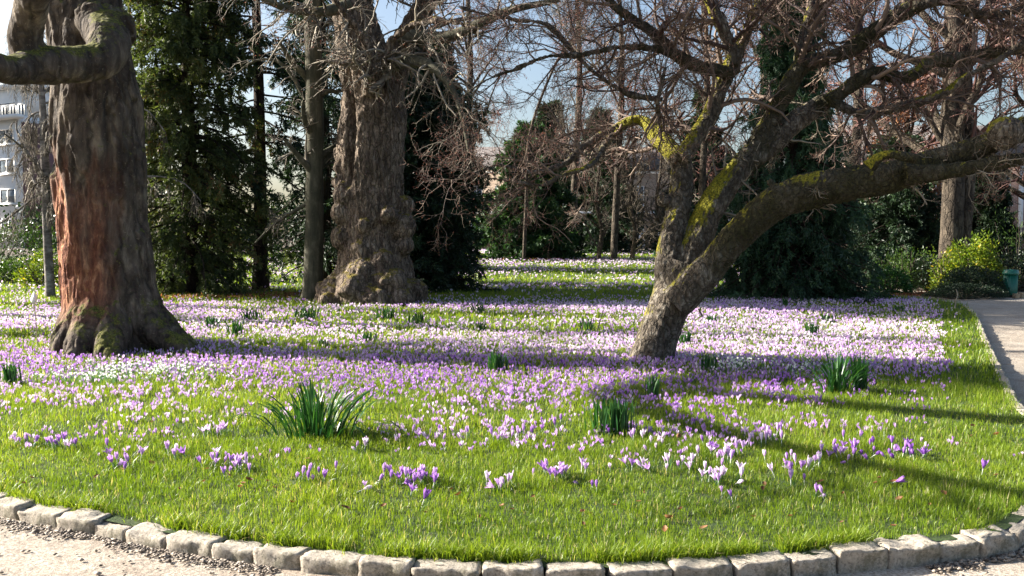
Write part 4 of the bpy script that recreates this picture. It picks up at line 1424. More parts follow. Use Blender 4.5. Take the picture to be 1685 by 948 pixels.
# ------------------------------------------------------------------ conifers
def conifer(name, label, base, H, prof, mat, rng, nb=160, nt=6, per=26, leafL=0.10, leafW=0.028, droop=-0.12, trunk_r=0.2, z0=0.3, tdroop=-0.25, group=None, start=-8, bias=1.0, nt2=4):
    r = empty(name, (base[0], base[1], float(rise(base[1]))), label, 'tree', group)
    zb = float(rise(base[1]))
    tp = resample([(base[0], base[1], zb - 0.2), (base[0] + .05, base[1], zb + H * 0.3), (base[0] - .05, base[1], zb + H * 0.65), (base[0], base[1], zb + H)], 20)
    tr = np.linspace(trunk_r, 0.03, 20)
    tr[0] *= 1.35
    V, F = tubes(tp[None], tr[None], 12)
    child('trunk', V, [F], M['bark_dark'], r, smooth=True)
    z = z0 + (H - z0) * rng.uniform(0, 1, nb) ** bias
    L_ = np.array([prof(q / H) for q in z]) * rng.uniform(0.72, 1.12, nb)
    a = rng.uniform(0, 2 * np.pi, nb)
    K = 8
    pts = np.zeros((nb, K, 3))
    el = np.radians(start + 30 * (z / H))
    d = np.stack([np.cos(a) * np.cos(el), np.sin(a) * np.cos(el), np.sin(el)], 1)
    pts[:, 0] = np.stack([np.full(nb, base[0]), np.full(nb, base[1]), zb + z], 1)
    for k in range(1, K):
        d = norm(d + np.array([0, 0, droop + (0.22 if k > 5 else 0)]) + rng.normal(0, 0.07, d.shape))
        pts[:, k] = pts[:, k - 1] + d * (L_ / (K - 1))[:, None]
    pts[:, :, 2] = np.maximum(pts[:, :, 2], zb + 0.05)
    R = np.linspace(0.035, 0.008, K)[None] * np.ones((nb, 1))
    sp = Soup()
    V, F = tubes(pts, R, 4)
    sp.add(V, F)
    sp.build('branches', M['bark_dark'], r)
    t1, r1 = spawn(pts, R, nt, 0.35, 0.95, 48, 5, 0.15, tdroop, 0.15, 1.0, 0.5, out=(0, 0, -0.1), rng=rng)
    t2, r2 = spawn(t1, r1, nt2, 0.15, 0.42, 42, 4, 0.15, tdroop * 0.8, 0.1, 1.0, 0.5, rng=rng)
    fs = Soup()
    cl = rng.uniform(0, 1, len(pts))
    for tt, pr, own in ((t1, per // 2, np.repeat(cl, nt)), (t2, per // 3, np.repeat(np.repeat(cl, nt), nt2))):
        pos, dd = along(tt, pr, rng)
        pos[:, 2] = np.maximum(pos[:, 2], zb + 0.03)
        rn = np.clip(np.repeat(own, pr) * 0.55 + rng.uniform(0, 0.5, len(pos)), 0, 1)
        V, F, rr = kites(pos, dd + rng.normal(0, 0.55, dd.shape), leafL * rng.uniform(0.6, 1.3, len(pos)), leafW, rng=rng, rnd=rn)
        fs.add(V, F, rr)
    fs.build('crown', mat, r)
    return r


def at(px, d):
    return ((px - 842.5) / FPX * d, d)

rg = np.random.default_rng(31)
conifer('conifer', 'feathery olive-green conifer sweeping to the ground right of the massive old tree', at(312, 25), 17, lambda t: 2.5 * (1 - t) ** 0.6 + 0.25, M['con_warm'], rg, nb=560, nt=8, per=40, leafL=0.13, leafW=0.034, droop=-0.14, tdroop=-0.35, trunk_r=0.25, start=5)
conifer('conifer', 'tall dark conifer with a bare black trunk left of the slender green trunk', at(428, 26.5), 18, lambda t: 3.0 * (1 - t) ** 0.7 + 0.1, M['con_dark'], rg, nb=170, nt=6, per=24, leafL=0.15, leafW=0.04, droop=-0.1, trunk_r=0.22, z0=3.2)
conifer('conifer', 'dark conifer filling the gap behind the slender green trunk', at(535, 30), 17, lambda t: 2.1 * (1 - t) ** 0.6 + 0.2, M['con_dark'], rg, nb=230, nt=6, per=24, leafL=0.16, leafW=0.045, droop=-0.1, trunk_r=0.22, z0=0.4)
conifer('conifer', 'broad black-green conifer directly behind the burred trunk', at(688, 26), 6.9, lambda t: (2.1 if t < 0.75 else 2.1 * (1 - t) * 4) * (0.92 + 0.08 * math.sin(t * 20)), M['con_dark'], rg, nb=420, nt=7, per=30, leafL=0.13, leafW=0.04, droop=-0.06, trunk_r=0.3, z0=0.3, bias=0.9)
conifer('spruce', 'green spruce with drooping sprays on the far lawn before the tan brick house', at(872, 47), 6.9, lambda t: 3.3 * (1 - t) ** 0.6 + 0.1, M['con_green'], rg, nb=230, nt=7, per=26, leafL=0.26, leafW=0.085, droop=-0.09, tdroop=-0.3, trunk_r=0.25, z0=0.2)
conifer('cypress', 'broad dark cypress skirting the ground behind the leaning tree', at(1300, 23.2), 11, lambda t: (2.4 * (1 - t * 1.9) ** 0.55 if t < 0.5 else 0.5) + 0.35 * (1 - t), M['con_yew'], rg, nb=560, nt=8, per=30, leafL=0.12, leafW=0.032, droop=-0.10, tdroop=-0.45, trunk_r=0.25, z0=0.25, bias=1.5)
conifer('conifer', 'shadowy dark conifer right of the broad cypress', at(1475, 31), 4.9, lambda t: 2.2 * (1 - t) ** 0.6 + 0.2, M['con_dark'], rg, nb=260, nt=6, per=26, leafL=0.15, leafW=0.045, droop=-0.1, trunk_r=0.2, z0=0.3)
conifer('conifer', 'dark conifer between the twin trunk and the red brick building', at(1625, 36), 3.9, lambda t: 1.1 * (1 - t) ** 0.6 + 0.2, M['con_dark'], rg, nb=150, nt=6, per=24, leafL=0.16, leafW=0.05, droop=-0.1, trunk_r=0.2, z0=0.3)
conifer('conifer', 'distant dark conifer rising behind the far spruce', at(905, 58), 9.5, lambda t: 2.8 * (1 - t) ** 0.8 + 0.1, M['con_dark'], rg, nb=150, nt=6, per=20, leafL=0.32, leafW=0.1, droop=-0.08, trunk_r=0.25, z0=0.5)
conifer('conifer', 'distant dark conifer behind the bare branches near the white doors', at(1010, 54), 6.5, lambda t: 2.2 * (1 - t) ** 0.8 + 0.1, M['con_dark'], rg, nb=110, nt=6, per=20, leafL=0.3, leafW=0.09, droop=-0.08, trunk_r=0.2, z0=0.3)

conifer('conifer', 'dark evergreen behind the bare shrubs, left of the white doors', at(985, 61), 9.5, lambda t: 3.4 * (1 - t) ** 0.8 + 0.1, M['con_dark'], rg, nb=150, nt=6, per=20, leafL=0.34, leafW=0.11, droop=-0.06, trunk_r=0.25, z0=0.3)
conifer('conifer', 'dark evergreen right of the white doors behind the leaning tree', at(1150, 60), 10.5, lambda t: 3.4 * (1 - t) ** 0.8 + 0.1, M['con_dark'], rg, nb=150, nt=6, per=20, leafL=0.34, leafW=0.11, droop=-0.06, trunk_r=0.25, z0=0.3)
conifer('conifer', 'dark evergreen just right of the burred trunk, behind the black-green conifer', at(722, 38), 9.5, lambda t: 2.2 * (1 - t) ** 0.7 + 0.1, M['con_dark'], rg, nb=200, nt=6, per=24, leafL=0.22, leafW=0.07, droop=-0.06, trunk_r=0.25, z0=0.3)

# ------------------------------------------------------------------ bare trees
def bare_tree(name, label, spec, d, bark_, twig, rng, mains=9, mlen=(2, 4.5), counts=(6, 6, 4), grav=0.0, budm=None, nbud=0, budL=0.03, tstart=0.3, rscale=1.0, extra=None, fine=0.006, ang=52, group=None):
    tr = limb(spec, d, 40)
    b = tr[0][0]
    r = empty(name, (b[0], b[1], float(rise(b[1]))), label, 'tree', group)
    V, F = tubes(tr[0][None], tr[1][None], 14)
    nn = norm(V - np.repeat(tr[0], 14, 0))
    V = V + nn * (0.06 * np.repeat(tr[1], 14) * fbm(V * np.array([5, 5, 1.5]), 3, 5) * 3)[:, None]
    ts = Soup()
    ts.add(V, F)
    Pt, R = spawn(tr[0][None], tr[1][None], mains, mlen[0], mlen[1], ang, 10, 0.13, 0.05, tstart, 1.0, 0.5, rng=rng, lend=0.4)
    V, F = tubes(Pt, R, 7)
    ts.add(V, F)
    if extra:
        for e in extra:
            p_, rr_ = limb(e, d, 10)
            Pt = np.concatenate([Pt, p_[None]])
            R = np.concatenate([R, rr_[None]])
            V, F = tubes(p_[None], rr_[None], 7)
            ts.add(V, F)
    ts.build('trunk', bark_, r, True)
    tw = Soup()
    for li, c in enumerate(counts):
        ml = (mlen[1] * 0.45, mlen[1] * 0.24, mlen[1] * 0.12, 0.3)[li]
        Pt, R = spawn(Pt, R, c, ml * 0.4, ml, 45, (7, 5, 4, 3)[li], 0.17, grav, 0.15, 1.0, 0.55, rmin=fine * (2.2, 1.4, 1.0, 1)[li], rng=rng)
        V, F = tubes(Pt, R, 3)
        tw.add(V, F, np.repeat(rng.uniform(0, 1, len(Pt)), Pt.shape[1] * 3))
    tw.build('crown', twig, r)
    if budm is not None:
        pos, dd = along(Pt, nbud, rng)
        V, F, rr = kites(pos, dd + rng.normal(0, 0.8, dd.shape), budL * rng.uniform(0.6, 1.4, len(pos)), budL * 0.6, rng=rng)
        child('buds' if 'bud' in budm.name else 'leaves', V, [F], budm, r, rr)
    return r

rb = np.random.default_rng(51)
bare_tree('slender_tree', 'slender straight tree with smooth green-grey bark left of the burred trunk', [(513, 508, 24), (514, 490, 18), (516, 440, 16), (518, 300, 14.5), (517, 150, 14), (515, 0, 12.5), (513, -200, 10), (510, -500, 5)], 21.9,
          M['bark_green'], M['twig_pale'], rb, mains=12, mlen=(0.9, 2.2), counts=(5, 5, 3), grav=-0.06, tstart=0.28, fine=0.006,
          extra=[[(520, 165, 4), (540, 150, 3.5), (560, 150, 3), (590, 130, 1)], [(515, 330, 4), (480, 350, 3), (450, 370, 2.5), (420, 400, 1.5)], [(520, 200, 4), (470, 110, 3), (420, 100, 2), (380, 130, 1)]])
bare_tree('twin_trunk_tree', 'tall grey tree with twin trunks at the right, behind the golden shrub', [(1563, 480, 24), (1562, 440, 19), (1566, 380, 18), (1569, 300, 18), (1567, 200, 18), (1571, 100, 15), (1570, 0, 14), (1575, -150, 11), (1580, -400, 6)], 28,
          M['bark_bg'], M['twig_red'], rb, mains=12, mlen=(3, 6), counts=(7, 6, 4), tstart=0.35, budm=M['bud'], nbud=1, budL=0.05, fine=0.008,
          extra=[[(1580, 470, 12), (1588, 380, 11), (1597, 250, 10), (1590, 120, 9), (1600, 20, 8), (1640, -100, 5)], [(1568, 130, 9), (1610, 90, 8), (1650, 60, 6), (1690, 40, 4)], [(1568, 250, 6), (1545, 225, 5), (1520, 180, 4), (1490, 170, 3)]])
bare_tree('beech_tree', 'young beech holding rust-brown withered leaves left of the twin trunks', [(1505, 470, 9), (1503, 380, 8), (1500, 300, 7), (1495, 230, 5), (1490, 160, 2)], 33, M['bark_bg'], M['twig_red'], rb, mains=18, mlen=(1.6, 3.4), counts=(6, 5, 4), tstart=0.2,
          budm=M['beech'], nbud=4, budL=0.12, fine=0.007)
bare_tree('red_twigged_tree', 'red-budded bare tree hanging over the right brick building', [(1720, 470, 14), (1715, 350, 12), (1700, 200, 10), (1690, 80, 8), (1680, -40, 4)], 31, M['bark_bg'], M['twig_red'], rb, mains=18, mlen=(2.5, 5), counts=(7, 6, 5), tstart=0.15, budm=M['bud'], nbud=2, budL=0.06, fine=0.008)
for i, (px, d, rr, lab, tw, hh) in enumerate([
        (862, 40, 3, 'bare tree with a pale leaning trunk behind the far spruce gap', 'twig_grey', 150),
        (1010, 38, 6, 'bare reddish tree behind the bright moss fork', 'twig_red', 20),
        (1150, 36, 6.5, 'bare reddish tree directly behind the leaning tree', 'twig_red', 0),
        (1245, 42, 10, 'tall bare tree behind the top of the broad cypress', 'twig_red', -40),
        (1400, 40, 10, 'bare red-budded tree above the slate roof', 'twig_red', 0),
        (760, 44, 6.5, 'bare tree right of the burred trunk against the sky', 'twig_red', 0),
        (940, 50, 6.5, 'far bare tree in the middle of the sky gap', 'twig_grey', 20)]):
    ln = [(px, 425, rr), (px + 4, 330, rr * 0.9), (px + 10, 220, rr * 0.8), (px + (50 if i == 0 else 14), 110, rr * 0.7), (px + (95 if i == 0 else 10), 0 + hh * 0.2, rr * 0.5), (px + (130 if i == 0 else 5), -160, rr * 0.2)]
    bare_tree('bare_tree', lab, ln, d, M['bark_bg'], M[tw], rb, mains=16, mlen=(2.8, 6.2), counts=(7, 6, 5), tstart=0.25, budm=M['bud'] if tw == 'twig_red' else None, nbud=1, budL=0.07, fine=0.007, group='bare trees behind the lawn')
# twiggy undergrowth thicket in the middle distance
for i, (px, d, hp) in enumerate([(985, 44, 200), (1040, 42, 220), (1085, 45, 210), (735, 46, 240), (1420, 34, 250)]):
    bare_tree('bare_shrub', ['twiggy bare shrub right of the far spruce', 'twiggy bare shrub before the far house windows', 'twiggy bare shrub by the white doors', 'twiggy bare shrub beside the black-green conifer', 'twiggy bare shrub at the edge of the slate roof'][i],
              [(px, 425 if i < 4 else 455, 4), (px + 5, 380, 3.5), (px - 4, 330, 3), (px + 3, hp + 60, 2), (px, hp, 1)], d, M['bark_bg'], M['twig_grey'], rb, mains=20, mlen=(1.3, 3.2), counts=(6, 5, 3), tstart=0.03, fine=0.009, ang=45, group='bare shrubs along the far edge')

# weeping birch at far left
wb = bare_tree('weeping_birch', 'weeping birch with mottled white trunk left of the massive old tree', [(84, 500, 8), (80, 430, 7), (76, 330, 6.5), (73, 240, 6), (70, 170, 5), (66, 120, 4), (60, 60, 3)], 23, M['bark_birch'], M['twig_pale'], rb, mains=18, mlen=(0.9, 2.4), counts=(9, 6, 4), grav=-0.55, tstart=0.3, fine=0.005,
               extra=[[(76, 310, 2.5), (50, 330, 2), (25, 350, 1.8), (0, 368, 1.5), (-30, 380, 1)], [(72, 170, 2), (110, 165, 1.8), (180, 165, 1.5), (240, 180, 1.2), (270, 215, .8)], [(78, 350, 2), (160, 300, 1.6), (250, 290, 1.4), (300, 300, 1), (330, 330, .7)], [(72, 190, 2), (60, 185, 1.6), (45, 200, 1.2), (38, 230, .8)], [(74, 230, 2), (95, 200, 1.6), (60, 190, 1.2), (50, 240, .8)]])
# off-frame trees to the left whose trunks throw the long stripes over the lawn
for i, (x, y) in enumerate([(-15.5, 18.6), (-17.5, 16.4), (-19, 22.4), (-24, 28)]):
    sx = 842.5 + x / y * FPX
    s = FPX / y
    bare_tree('bare_tree', ['straight bare tree nearest beyond the left edge of the lawn', 'second bare tree beyond the left edge of the lawn', 'bare tree beyond the left edge, level with the conifers', 'farthest bare tree beyond the left edge'][i],
              [(sx, 388 + 1.7 * s, .35 * s), (sx, 388 - 1 * s, .25 * s), (sx + .1 * s, 388 - 5 * s, .2 * s), (sx, 388 - 11 * s, .1 * s)], y, M['bark_bg'], M['twig_grey'], rb, mains=9, mlen=(1.8, 3.5), counts=(5, 4, 3), tstart=0.4, fine=0.007, group='bare trees beyond the left edge')

# ------------------------------------------------------------------ shrubs and hedges
def bush(name, label, c, rad, n, L_, Wd, mat, seed, cat='shrub', stems=18, flat=0.0, hollow=0.55, rough=0.35, stemmat='twig_grey', group=None):
    rng = np.random.default_rng(seed)
    zb = float(rise(c[1])) - 0.1
    r = empty(name, (c[0], c[1], zb), label, cat, group)
    v = norm(rng.normal(size=(n, 3)))
    v[:, 2] = np.abs(v[:, 2])
    q = rng.uniform(hollow, 1, n) ** 0.7
    lump = 1 + rough * fbm(v * 2.6 + seed, 3, seed)
    pos = v * (q * lump)[:, None] * np.array(rad) + np.array([c[0], c[1], zb + 0.05])
    clump = vnoise(pos / max(rad) * 7, seed + 3)
    keep = clump > -0.45
    pos, v, clump = pos[keep], v[keep], clump[keep]
    rn = np.clip(0.45 + 0.3 * clump + rng.normal(0, 0.2, len(pos)), 0, 1)
    V, F, rr = kites(pos, v + rng.normal(0, 0.7, v.shape), L_ * rng.uniform(0.6, 1.3, len(pos)), Wd, rng=rng, rnd=rn)
    child('foliage', V, [F], mat, r, rr)
    a = norm(rng.normal(size=(stems, 3)))
    a[:, 2] = np.abs(a[:, 2]) + 0.2
    pts = np.stack([a * np.array(rad) * t + np.array([c[0], c[1], zb]) + rng.normal(0, 0.03, a.shape) for t in (0, 0.3, 0.6, 0.92)], 1)
    V, F = tubes(pts, np.array([[0.03, 0.022, 0.015, 0.006]]) * np.ones((stems, 1)), 4)
    child('stems', V, [F], M[stemmat], r, np.full(len(V), .4))
    return r

bush('golden_shrub', 'golden-tipped green shrub in front of the twin trunks', (*at(1597, 27.0),), (1.0, 0.8, 1.55), 5200, 0.11, 0.055, M['yellow'], 1, rough=0.6)
bush('golden_shrub', 'smaller sparse golden shrub left of the golden-tipped one', (*at(1555, 26.4),), (0.5, 0.45, 1.2), 1100, 0.10, 0.05, M['yellow'], 2, rough=0.7, hollow=0.2)
bush('rounded_hedge', 'low dark clipped shrub beside the green litter bin', (*at(1602, 24.6),), (0.95, 0.7, 0.82), 7500, 0.06, 0.03, M['darkhedge'], 3, rough=0.15)
bush('heather_mound', 'flat dark mound at the path edge in front of the clipped shrub', (*at(1590, 23.9),), (1.15, 0.5, 0.36), 6500, 0.05, 0.02, M['darkhedge'], 4, rough=0.12)
bush('laurel_shrub', 'small glossy green laurel left of the plant markers', (*at(1466, 25.6),), (0.62, 0.5, 0.72), 2400, 0.09, 0.045, M['holly'], 5, rough=0.25)
bush('leggy_shrub', 'leggy yellow-green shrub behind the glossy laurel', (*at(1490, 27.8),), (0.95, 0.7, 1.3), 1900, 0.11, 0.045, M['hedge'], 6, rough=0.6, hollow=0.2)
bush('dark_shrub', 'dark shrub between the plant markers and twin trunks', (*at(1528, 27.5),), (0.75, 0.6, 1.0), 3200, 0.08, 0.04, M['darkhedge'], 7)
bush('dark_shrub', 'dark shrub behind the green litter bin', (*at(1668, 27.5),), (1.3, 0.8, 1.1), 3800, 0.09, 0.04, M['darkhedge'], 8)
bush('wispy_shrub', 'wispy olive shrub at the right edge above the litter bin', (*at(1680, 28.5),), (1.3, 0.9, 2.6), 1900, 0.13, 0.025, M['hedge'], 9, rough=0.5, hollow=0.1, stems=40)
bush('hedge', 'yellow-green hedge under the weeping birch', (*at(20, 30),), (2.2, 0.8, 0.75), 5500, 0.09, 0.05, M['hedge'], 10, 'hedge')
bush('hedge', 'brown-green taller hedge in front of the white apartment block', (*at(-5, 36),), (4.5, 1.2, 2.0), 7000, 0.13, 0.06, M['hedge'], 11, 'hedge', rough=0.5)
bush('flowering_shrub', 'bright green low plant with orange flowers beside the birch foot', (*at(68, 28),), (0.8, 0.5, 1.15), 1900, 0.10, 0.045, M['yellow'], 12, rough=0.5)
for i, (px, d, rx, rz, m, lab) in enumerate([(235, 52, 7, 5.0, 'darkhedge', 'dark distant thicket seen behind the massive old tree'), (470, 60, 8, 3.4, 'darkhedge', 'dark distant thicket behind the slender green trunk'),
                                             (1210, 56, 6, 3.6, 'darkhedge', 'dark distant thicket behind the leaning tree'), (640, 64, 7, 5.5, 'darkhedge', 'dark distant thicket behind the burred trunk'), (1400, 42, 3.4, 2.6, 'darkhedge', 'dark thicket right of the broad cypress')]):
    bush('thicket', lab, (*at(px, d),), (rx, 2, rz), 6500, 0.3, 0.16, M[m], 40 + i, 'shrub', rough=0.5, group='distant thickets')

# ------------------------------------------------------------------ buildings
def window(parent, x0, x1, z0, z1, y, wallmat_frame='frame', mull=1, trans=0, sill=True):
    f = Soup()
    t = 0.09
    f.box(x0, x1, y - 0.07, y - 0.003, z0, z0 + t)
    f.box(x0, x1, y - 0.07, y - 0.003, z1 - t, z1)
    f.box(x0, x0 + t, y - 0.068, y - 0.003, z0 + t, z1 - t)
    f.box(x1 - t, x1, y - 0.068, y - 0.003, z0 + t, z1 - t)
    for k in range(mull):
        xm = x0 + (x1 - x0) * (k + 1) / (mull + 1)
        f.box(xm - 0.04, xm + 0.04, y - 0.064, y - 0.003, z0 + t, z1 - t)
    for k in range(trans):
        zm = z0 + (z1 - z0) * (k + 1) / (trans + 1)
        f.box(x0 + t, x1 - t, y - 0.06, y - 0.003, zm - 0.03, zm + 0.03)
    if sill: f.box(x0 - 0.1, x1 + 0.1, y - 0.16, y - 0.001, z0 - 0.12, z0 - 0.002)
    fr = f.build('window', M[wallmat_frame], parent)
    g = Soup()
    g.box(x0 + 0.02, x1 - 0.02, y - 0.03, y - 0.006, z0 + 0.02, z1 - 0.02)
    V, F, R = g.get()
    link('pane', mesh_from('pane', V - np.array(parent.location), F, R), M['glass'], fr)

# white apartment block
yb = 82
ax = lambda px, d: (px - 842.5) / FPX * d
az = lambda py, d: float(P(842, py, d)[2])
ab = empty('apartment_building', (ax(38, yb), yb, 0), 'white rendered apartment block with a maroon side wall behind the hedge at the left', 'building')
xe = ax(38, yb)
xw = ax(-330, yb)
s = Soup()
s.box(xw, xe, yb, yb + 6.5, 0, az(190, yb))
s.box(xw, xe, yb + .9, yb + 6.5, az(190, yb) + 0.002, az(140, yb))
s.build('wall', M['white'], ab)
s = Soup(); s.box(xe + .003, xe + .15, yb + .25, yb + 6.4, 0, az(200, yb)); s.build('side_wall', M['maroon'], ab)
s = Soup(); s.box(xw, xe + .5, yb + .4, yb + 6.9, az(140, yb) + .002, az(134, yb)); s.build('roof', M['white'], ab)
s = Soup(); s.box(xw, xe + .9, yb - 0.9, yb - .002, az(196, yb), az(190, yb)); s.build('balcony_slab', M['white'], ab)
s = Soup()
for k in range(64):
    xx = xe + .8 - k * .2
    s.box(xx - .015, xx + .015, yb - 0.84, yb - 0.81, az(189.8, yb), az(173, yb))
s.box(xe - 12.2, xe + .85, yb - 0.85, yb - 0.80, az(173, yb) + .001, az(172, yb)); s.build('railing', M['iron'], ab)
for py in (223, 272, 322, 372):
    for x0 in (-180, -97, -17):
        window(ab, ax(x0, yb), ax(x0 + 42, yb), az(py + 13, yb), az(py - 12, yb), yb, mull=1)
for x0 in (-90, -62, -30, -8, 14):
    window(ab, ax(x0, yb), ax(x0 + 18, yb), az(188, yb), az(168, yb), yb + .9, mull=1, sill=False)
ab.rotation_euler = (0, 0, -0.5)
# tan brick house, centre
yh = 76
hb = empty('brick_house', (ax(900, yh), yh, 0), 'tan brick house with white windows beyond the far lawn', 'house')
s = Soup(); s.box(ax(690, yh), ax(1240, yh), yh, yh + 10, 0, az(280, yh)); s.build('wall', M['brick2'], hb)
xa, xb, e, rz_ = ax(685, yh), ax(1245, yh), az(280, yh), az(232, yh)
Vr = [(xa, yh - .4, e + .01), (xb, yh - .4, e + .01), (xb, yh + 10.4, e + .01), (xa, yh + 10.4, e + .01), (xa + 2, yh + 5, rz_), (xb - 2, yh + 5, rz_)]
s = Soup(); s.add2(Vr, [(0, 4, 3), (1, 2, 5)], [(0, 1, 5, 4), (2, 3, 4, 5), (3, 2, 1, 0)]); s.build('roof', M['slate'], hb)
for x0 in (700, 738, 775, 815, 860, 925, 985, 1040, 1110, 1180):
    for py in (322, 375):
        window(hb, ax(x0, yh), ax(x0 + 19, yh), az(py + 16, yh), az(py - 16, yh), yh, mull=1, trans=1)
for x0 in (1046, 1082):
    s = Soup(); s.box(ax(x0, yh), ax(x0 + 15, yh), yh - 0.12, yh - .003, 0.5, az(380, yh)); s.build('door', M['frame'], hb)
s = Soup()
for py in (286, 352):
    s.box(ax(690, yh), ax(1240, yh), yh - 0.06, yh - .002, az(py, yh), az(py - 4, yh))
s.build('string_course', M['white'], hb)

# red brick building, right
yr = 50
zb_ = 0.4
rb_ = empty('brick_building', (ax(1560, yr), yr, 0), 'long red brick building with slate roof and tall windows at the right', 'building')
s = Soup(); s.box(ax(1365, yr), ax(2000, yr), yr, yr + 9, 0, az(268, yr)); s.build('wall', M['brick'], rb_)
xa, xb, e, rz_ = ax(1358, yr), ax(2010, yr), az(268, yr), az(190, yr)
Vr = [(xa, yr - .4, e + .01), (xb, yr - .4, e + .01), (xb, yr + 9.4, e + .01), (xa, yr + 9.4, e + .01), (xa + 1.0, yr + 4.5, rz_), (xb - 1, yr + 4.5, rz_)]
s = Soup(); s.add2(Vr, [(0, 4, 3), (1, 2, 5)], [(0, 1, 5, 4), (2, 3, 4, 5), (3, 2, 1, 0)]); s.build('roof', M['slate'], rb_)
for x0 in (1385, 1440, 1490, 1535, 1585, 1632, 1690, 1740):
    for z0, z1 in ((414, 352), (336, 288)):
        window(rb_, ax(x0, yr), ax(x0 + 26, yr), az(z0, yr), az(z1, yr), yr, mull=1, trans=1)
s = Soup()
for x0 in (1375, 1430, 1620, 1672):
    s.box(ax(x0, yr), ax(x0, yr) + .25, yr - .1, yr - .002, 0.5, az(270, yr))
s.build('pilaster', M['white'], rb_)


def fence(name, label, xa, xb, y, h, step):
    zb = float(rise(y)) - .1
    r = empty(name, ((xa + xb) / 2, y, zb), label, 'fence')
    s = Soup()
    for k in range(int((xb - xa) / step)):
        xx = xa + k * step
        s.box(xx - .012, xx + .012, y - .012, y + .012, zb + 0.16, zb + h)
    s.build('bars', M['iron'], r)
    s = Soup(); s.box(xa, xb, y - .02, y + .02, zb + .12, zb + .158); s.build('rail', M['iron'], r)
    s = Soup(); s.box(xa, xb, y - .022, y + .022, zb + h - .18, zb + h - .14); s.build('rail', M['iron'], r)
    for k in range(int((xb - xa) / 3) + 1):
        xx = xa + k * 3 + step / 2
        s = Soup(); s.box(xx - .04, xx + .04, y - .04, y + .04, zb, zb + h + .08); s.build('post', M['iron'], r)

fence('iron_fence', 'black iron railing before the tan brick house', ax(700, 70), ax(1150, 70), 70, 1.6, 0.14)
fence('iron_fence', 'black iron railing before the red brick building', ax(1440, 41), ax(1720, 41), 41, 1.9, 0.13)

# ------------------------------------------------------------------ litter bin, markers, sticks
bx, by = G(1662, 489, -0.1)
bn = empty('litter_bin', (bx, by, -0.1), 'green fluted metal litter bin beside the dark clipped shrub', 'litter bin')
K = 36
def lathe(prof, K, flute=0.0):
    V = []
    for z, r in prof:
        for k in range(K):
            a = k * 2 * math.pi / K
            rr = r * (1 - flute * (k % 2))
            V.append((rr * math.cos(a), rr * math.sin(a), z))
    n = len(prof)
    F = [(i * K + k, i * K + (k + 1) % K, (i + 1) * K + (k + 1) % K, (i + 1) * K + k) for i in range(n - 1) for k in range(K)]
    return np.array(V), np.array(F)
def put(name, prof, mat, flute=0.0, sm=False):
    V, F = lathe(prof, K, flute)
    return link(name, mesh_from(name, V, [F]), mat, bn, sm)
put('body', [(0.06, 0.0), (0.06, 0.17), (0.08, 0.178), (0.62, 0.182), (0.62, 0.0)], M['greenmetal'], 0.13)
put('lid', [(0.623, 0.0), (0.623, 0.205), (0.67, 0.21), (0.70, 0.19), (0.745, 0.185), (0.76, 0.165), (0.77, 0.0)], M['greenmetal'], 0, True)
put('foot', [(0.0, 0.0), (0.0, 0.12), (0.058, 0.10), (0.058, 0.0)], M['iron'])
for k in range(6):
    s = Soup(); s.box(-0.215, -0.17, -0.07, 0.03, 0.24 + k * .055, 0.255 + k * .055)
    V, F, R = s.get(); link('side_rib', mesh_from('side_rib', V, F, R), M['greenmetal'], bn)
for i, (px, w_, h_, lab) in enumerate([(1672, 0.13, 0.13, 'cut wooden block right beside the bin foot'), (1683, 0.12, 0.16, 'darker cut wooden block next to the block at the bin')]):
    gx, gy = G(px, 491, -0.1)
    bm = bmesh.new(); bmesh.ops.create_cube(bm, size=1)
    for v in bm.verts: v.co = (v.co.x * w_, v.co.y * .16, v.co.z * h_ + h_ / 2)
    bmesh.ops.bevel(bm, geom=bm.edges[:], offset=0.012, segments=2, affect='EDGES')
    me = bpy.data.meshes.new('wooden_block'); bm.to_mesh(me); bm.free()
    o = link('wooden_block', me, M['wood']); o.location = (gx, gy + 0.1 * i, -0.1); o.rotation_euler = (0, 0, 0.3 * i + .1)
    tag(o, lab, 'block')


def marker(name, label, px, py, h, tw, th, kite):
    gx, gy = G(px, py)
    r = empty(name, (gx, gy, 0), label, 'plant marker')
    pts = np.array([[(0, 0, -0.02), (-.01, 0, h * .5), (-0.03, 0, h)]])
    V, F = tubes(pts, np.full((1, 3), 0.006), 6)
    link('stake', mesh_from('stake', V, [F], np.full(len(V), 1.0)), M['twig_pale'], r)
    if kite: q = [(-.03, -.006, h - th * .1), (-.03 + tw / 2, -.006, h + th * .5), (-.03, -.006, h + th * .95), (-.03 - tw / 2, -.006, h + th * .3)]
    else: q = [(-.03 - tw / 2, -.006, h), (-.03 + tw / 2, -.006, h + .01), (-.03 + tw / 2, -.002, h + th), (-.03 - tw / 2, -.002, h + th)]
    V = np.array(q + [(a, b + .004, c) for a, b, c in q])
    F = [(0, 1, 2, 3), (7, 6, 5, 4)] + [(i, i + 4, (i + 1) % 4 + 4, (i + 1) % 4) for i in range(4)]
    link('plate', mesh_from('plate', V, [np.array(F)]), M['tagwhite'], r)
marker('plant_marker', 'white kite-shaped plant marker on a thin stake at the left', 62, 572, 0.62, 0.11, 0.2, True)
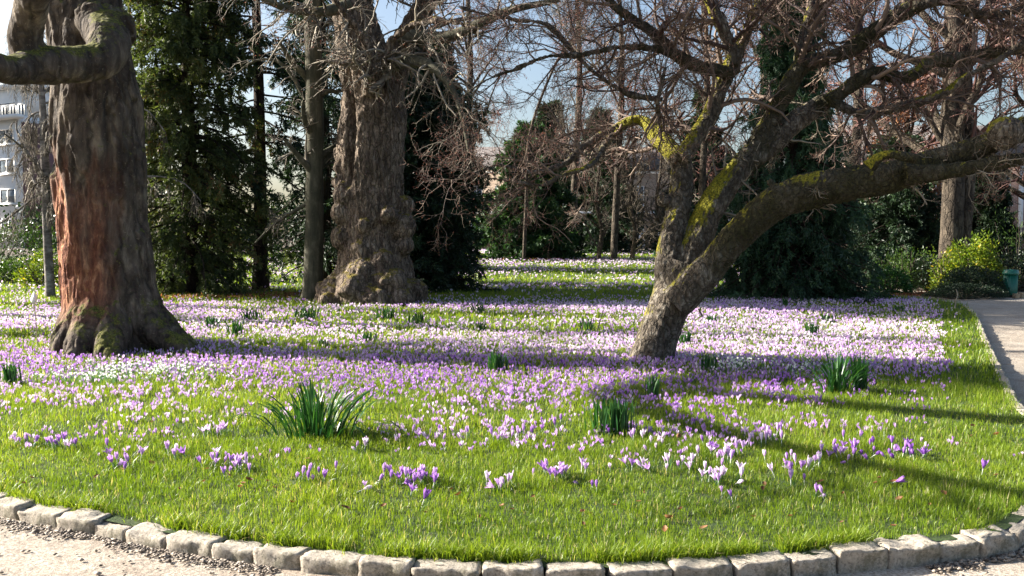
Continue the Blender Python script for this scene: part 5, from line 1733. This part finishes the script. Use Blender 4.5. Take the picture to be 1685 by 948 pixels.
marker('plant_marker', 'white plant marker plate before the dark shrub near the laurel', 1496, 467, 0.42, 0.14, 0.05, False)
marker('plant_marker', 'small upper plant marker just behind the one near the laurel', 1499, 463, 0.58, 0.08, 0.05, False)
for i, (pts, lab) in enumerate([([(1571, 508, 1.2), (1574, 492, 1.1), (1576, 485, 1), (1573, 476, .8)], 'thin bent pale stick at the corner of the right grass strip'),
                                ([(952, 560, 1), (960, 530, .8), (956, 515, .6)], 'thin dead stalk standing left of the leaning tree'),
                                ([(982, 545, 1), (990, 520, .8), (992, 510, .6)], 'dark dead stalk nearest the leaning trunk'),
                                ([(1157, 525, 1.5), (1153, 515, 1.5), (1149, 508, 1.2)], 'short dark stump stick right of the leaning trunk')]):
    gx, gy = G(pts[0][0], pts[0][1])
    p_, r_ = limb(pts, gy, 10)
    V, F = tubes(p_[None], r_[None], 6)
    o = link('stick', mesh_from('stick', V, [F], np.full(len(V), 1.0 if i == 0 else 0.1)), M['twig_pale']); tag(o, lab, 'stick')

# litter of red-brown needles below the far spruce, leaf litter in the right bed
lt_ = Soup()
rz2 = np.random.default_rng(77)
for cx, cy, rx, ry, n, L_ in [(*at(915, 45), 3.0, 0.9, 1500, 0.14), (*at(1540, 25.2), 2.2, 0.8, 1800, 0.08), (*at(330, 23), 2.2, 0.8, 1200, 0.09), (*at(450, 24), 1.6, 1.0, 900, 0.09)]:
    pos = np.stack([cx + rz2.normal(0, .5, n) * rx, cy + rz2.normal(0, .5, n) * ry, np.zeros(n)], 1)
    pos[:, 2] = rise(pos[:, 1]) + 0.03 - (0.08 if cx > 8 else 0)
    dd = rz2.normal(size=(n, 3)) * np.array([1, 1, .35])
    V, F, R = kites(pos, dd, L_ * rz2.uniform(.5, 1.3, n), L_ * .45, rng=rz2)
    lt_.add(V, F, R)
tag(lt_.build('leaf_litter', M['beech']), 'rust-brown leaf litter under the conifers and right shrubs', 'leaf litter', None, 'stuff')
print('crocuses', ncro, 'objects', len(bpy.data.objects))
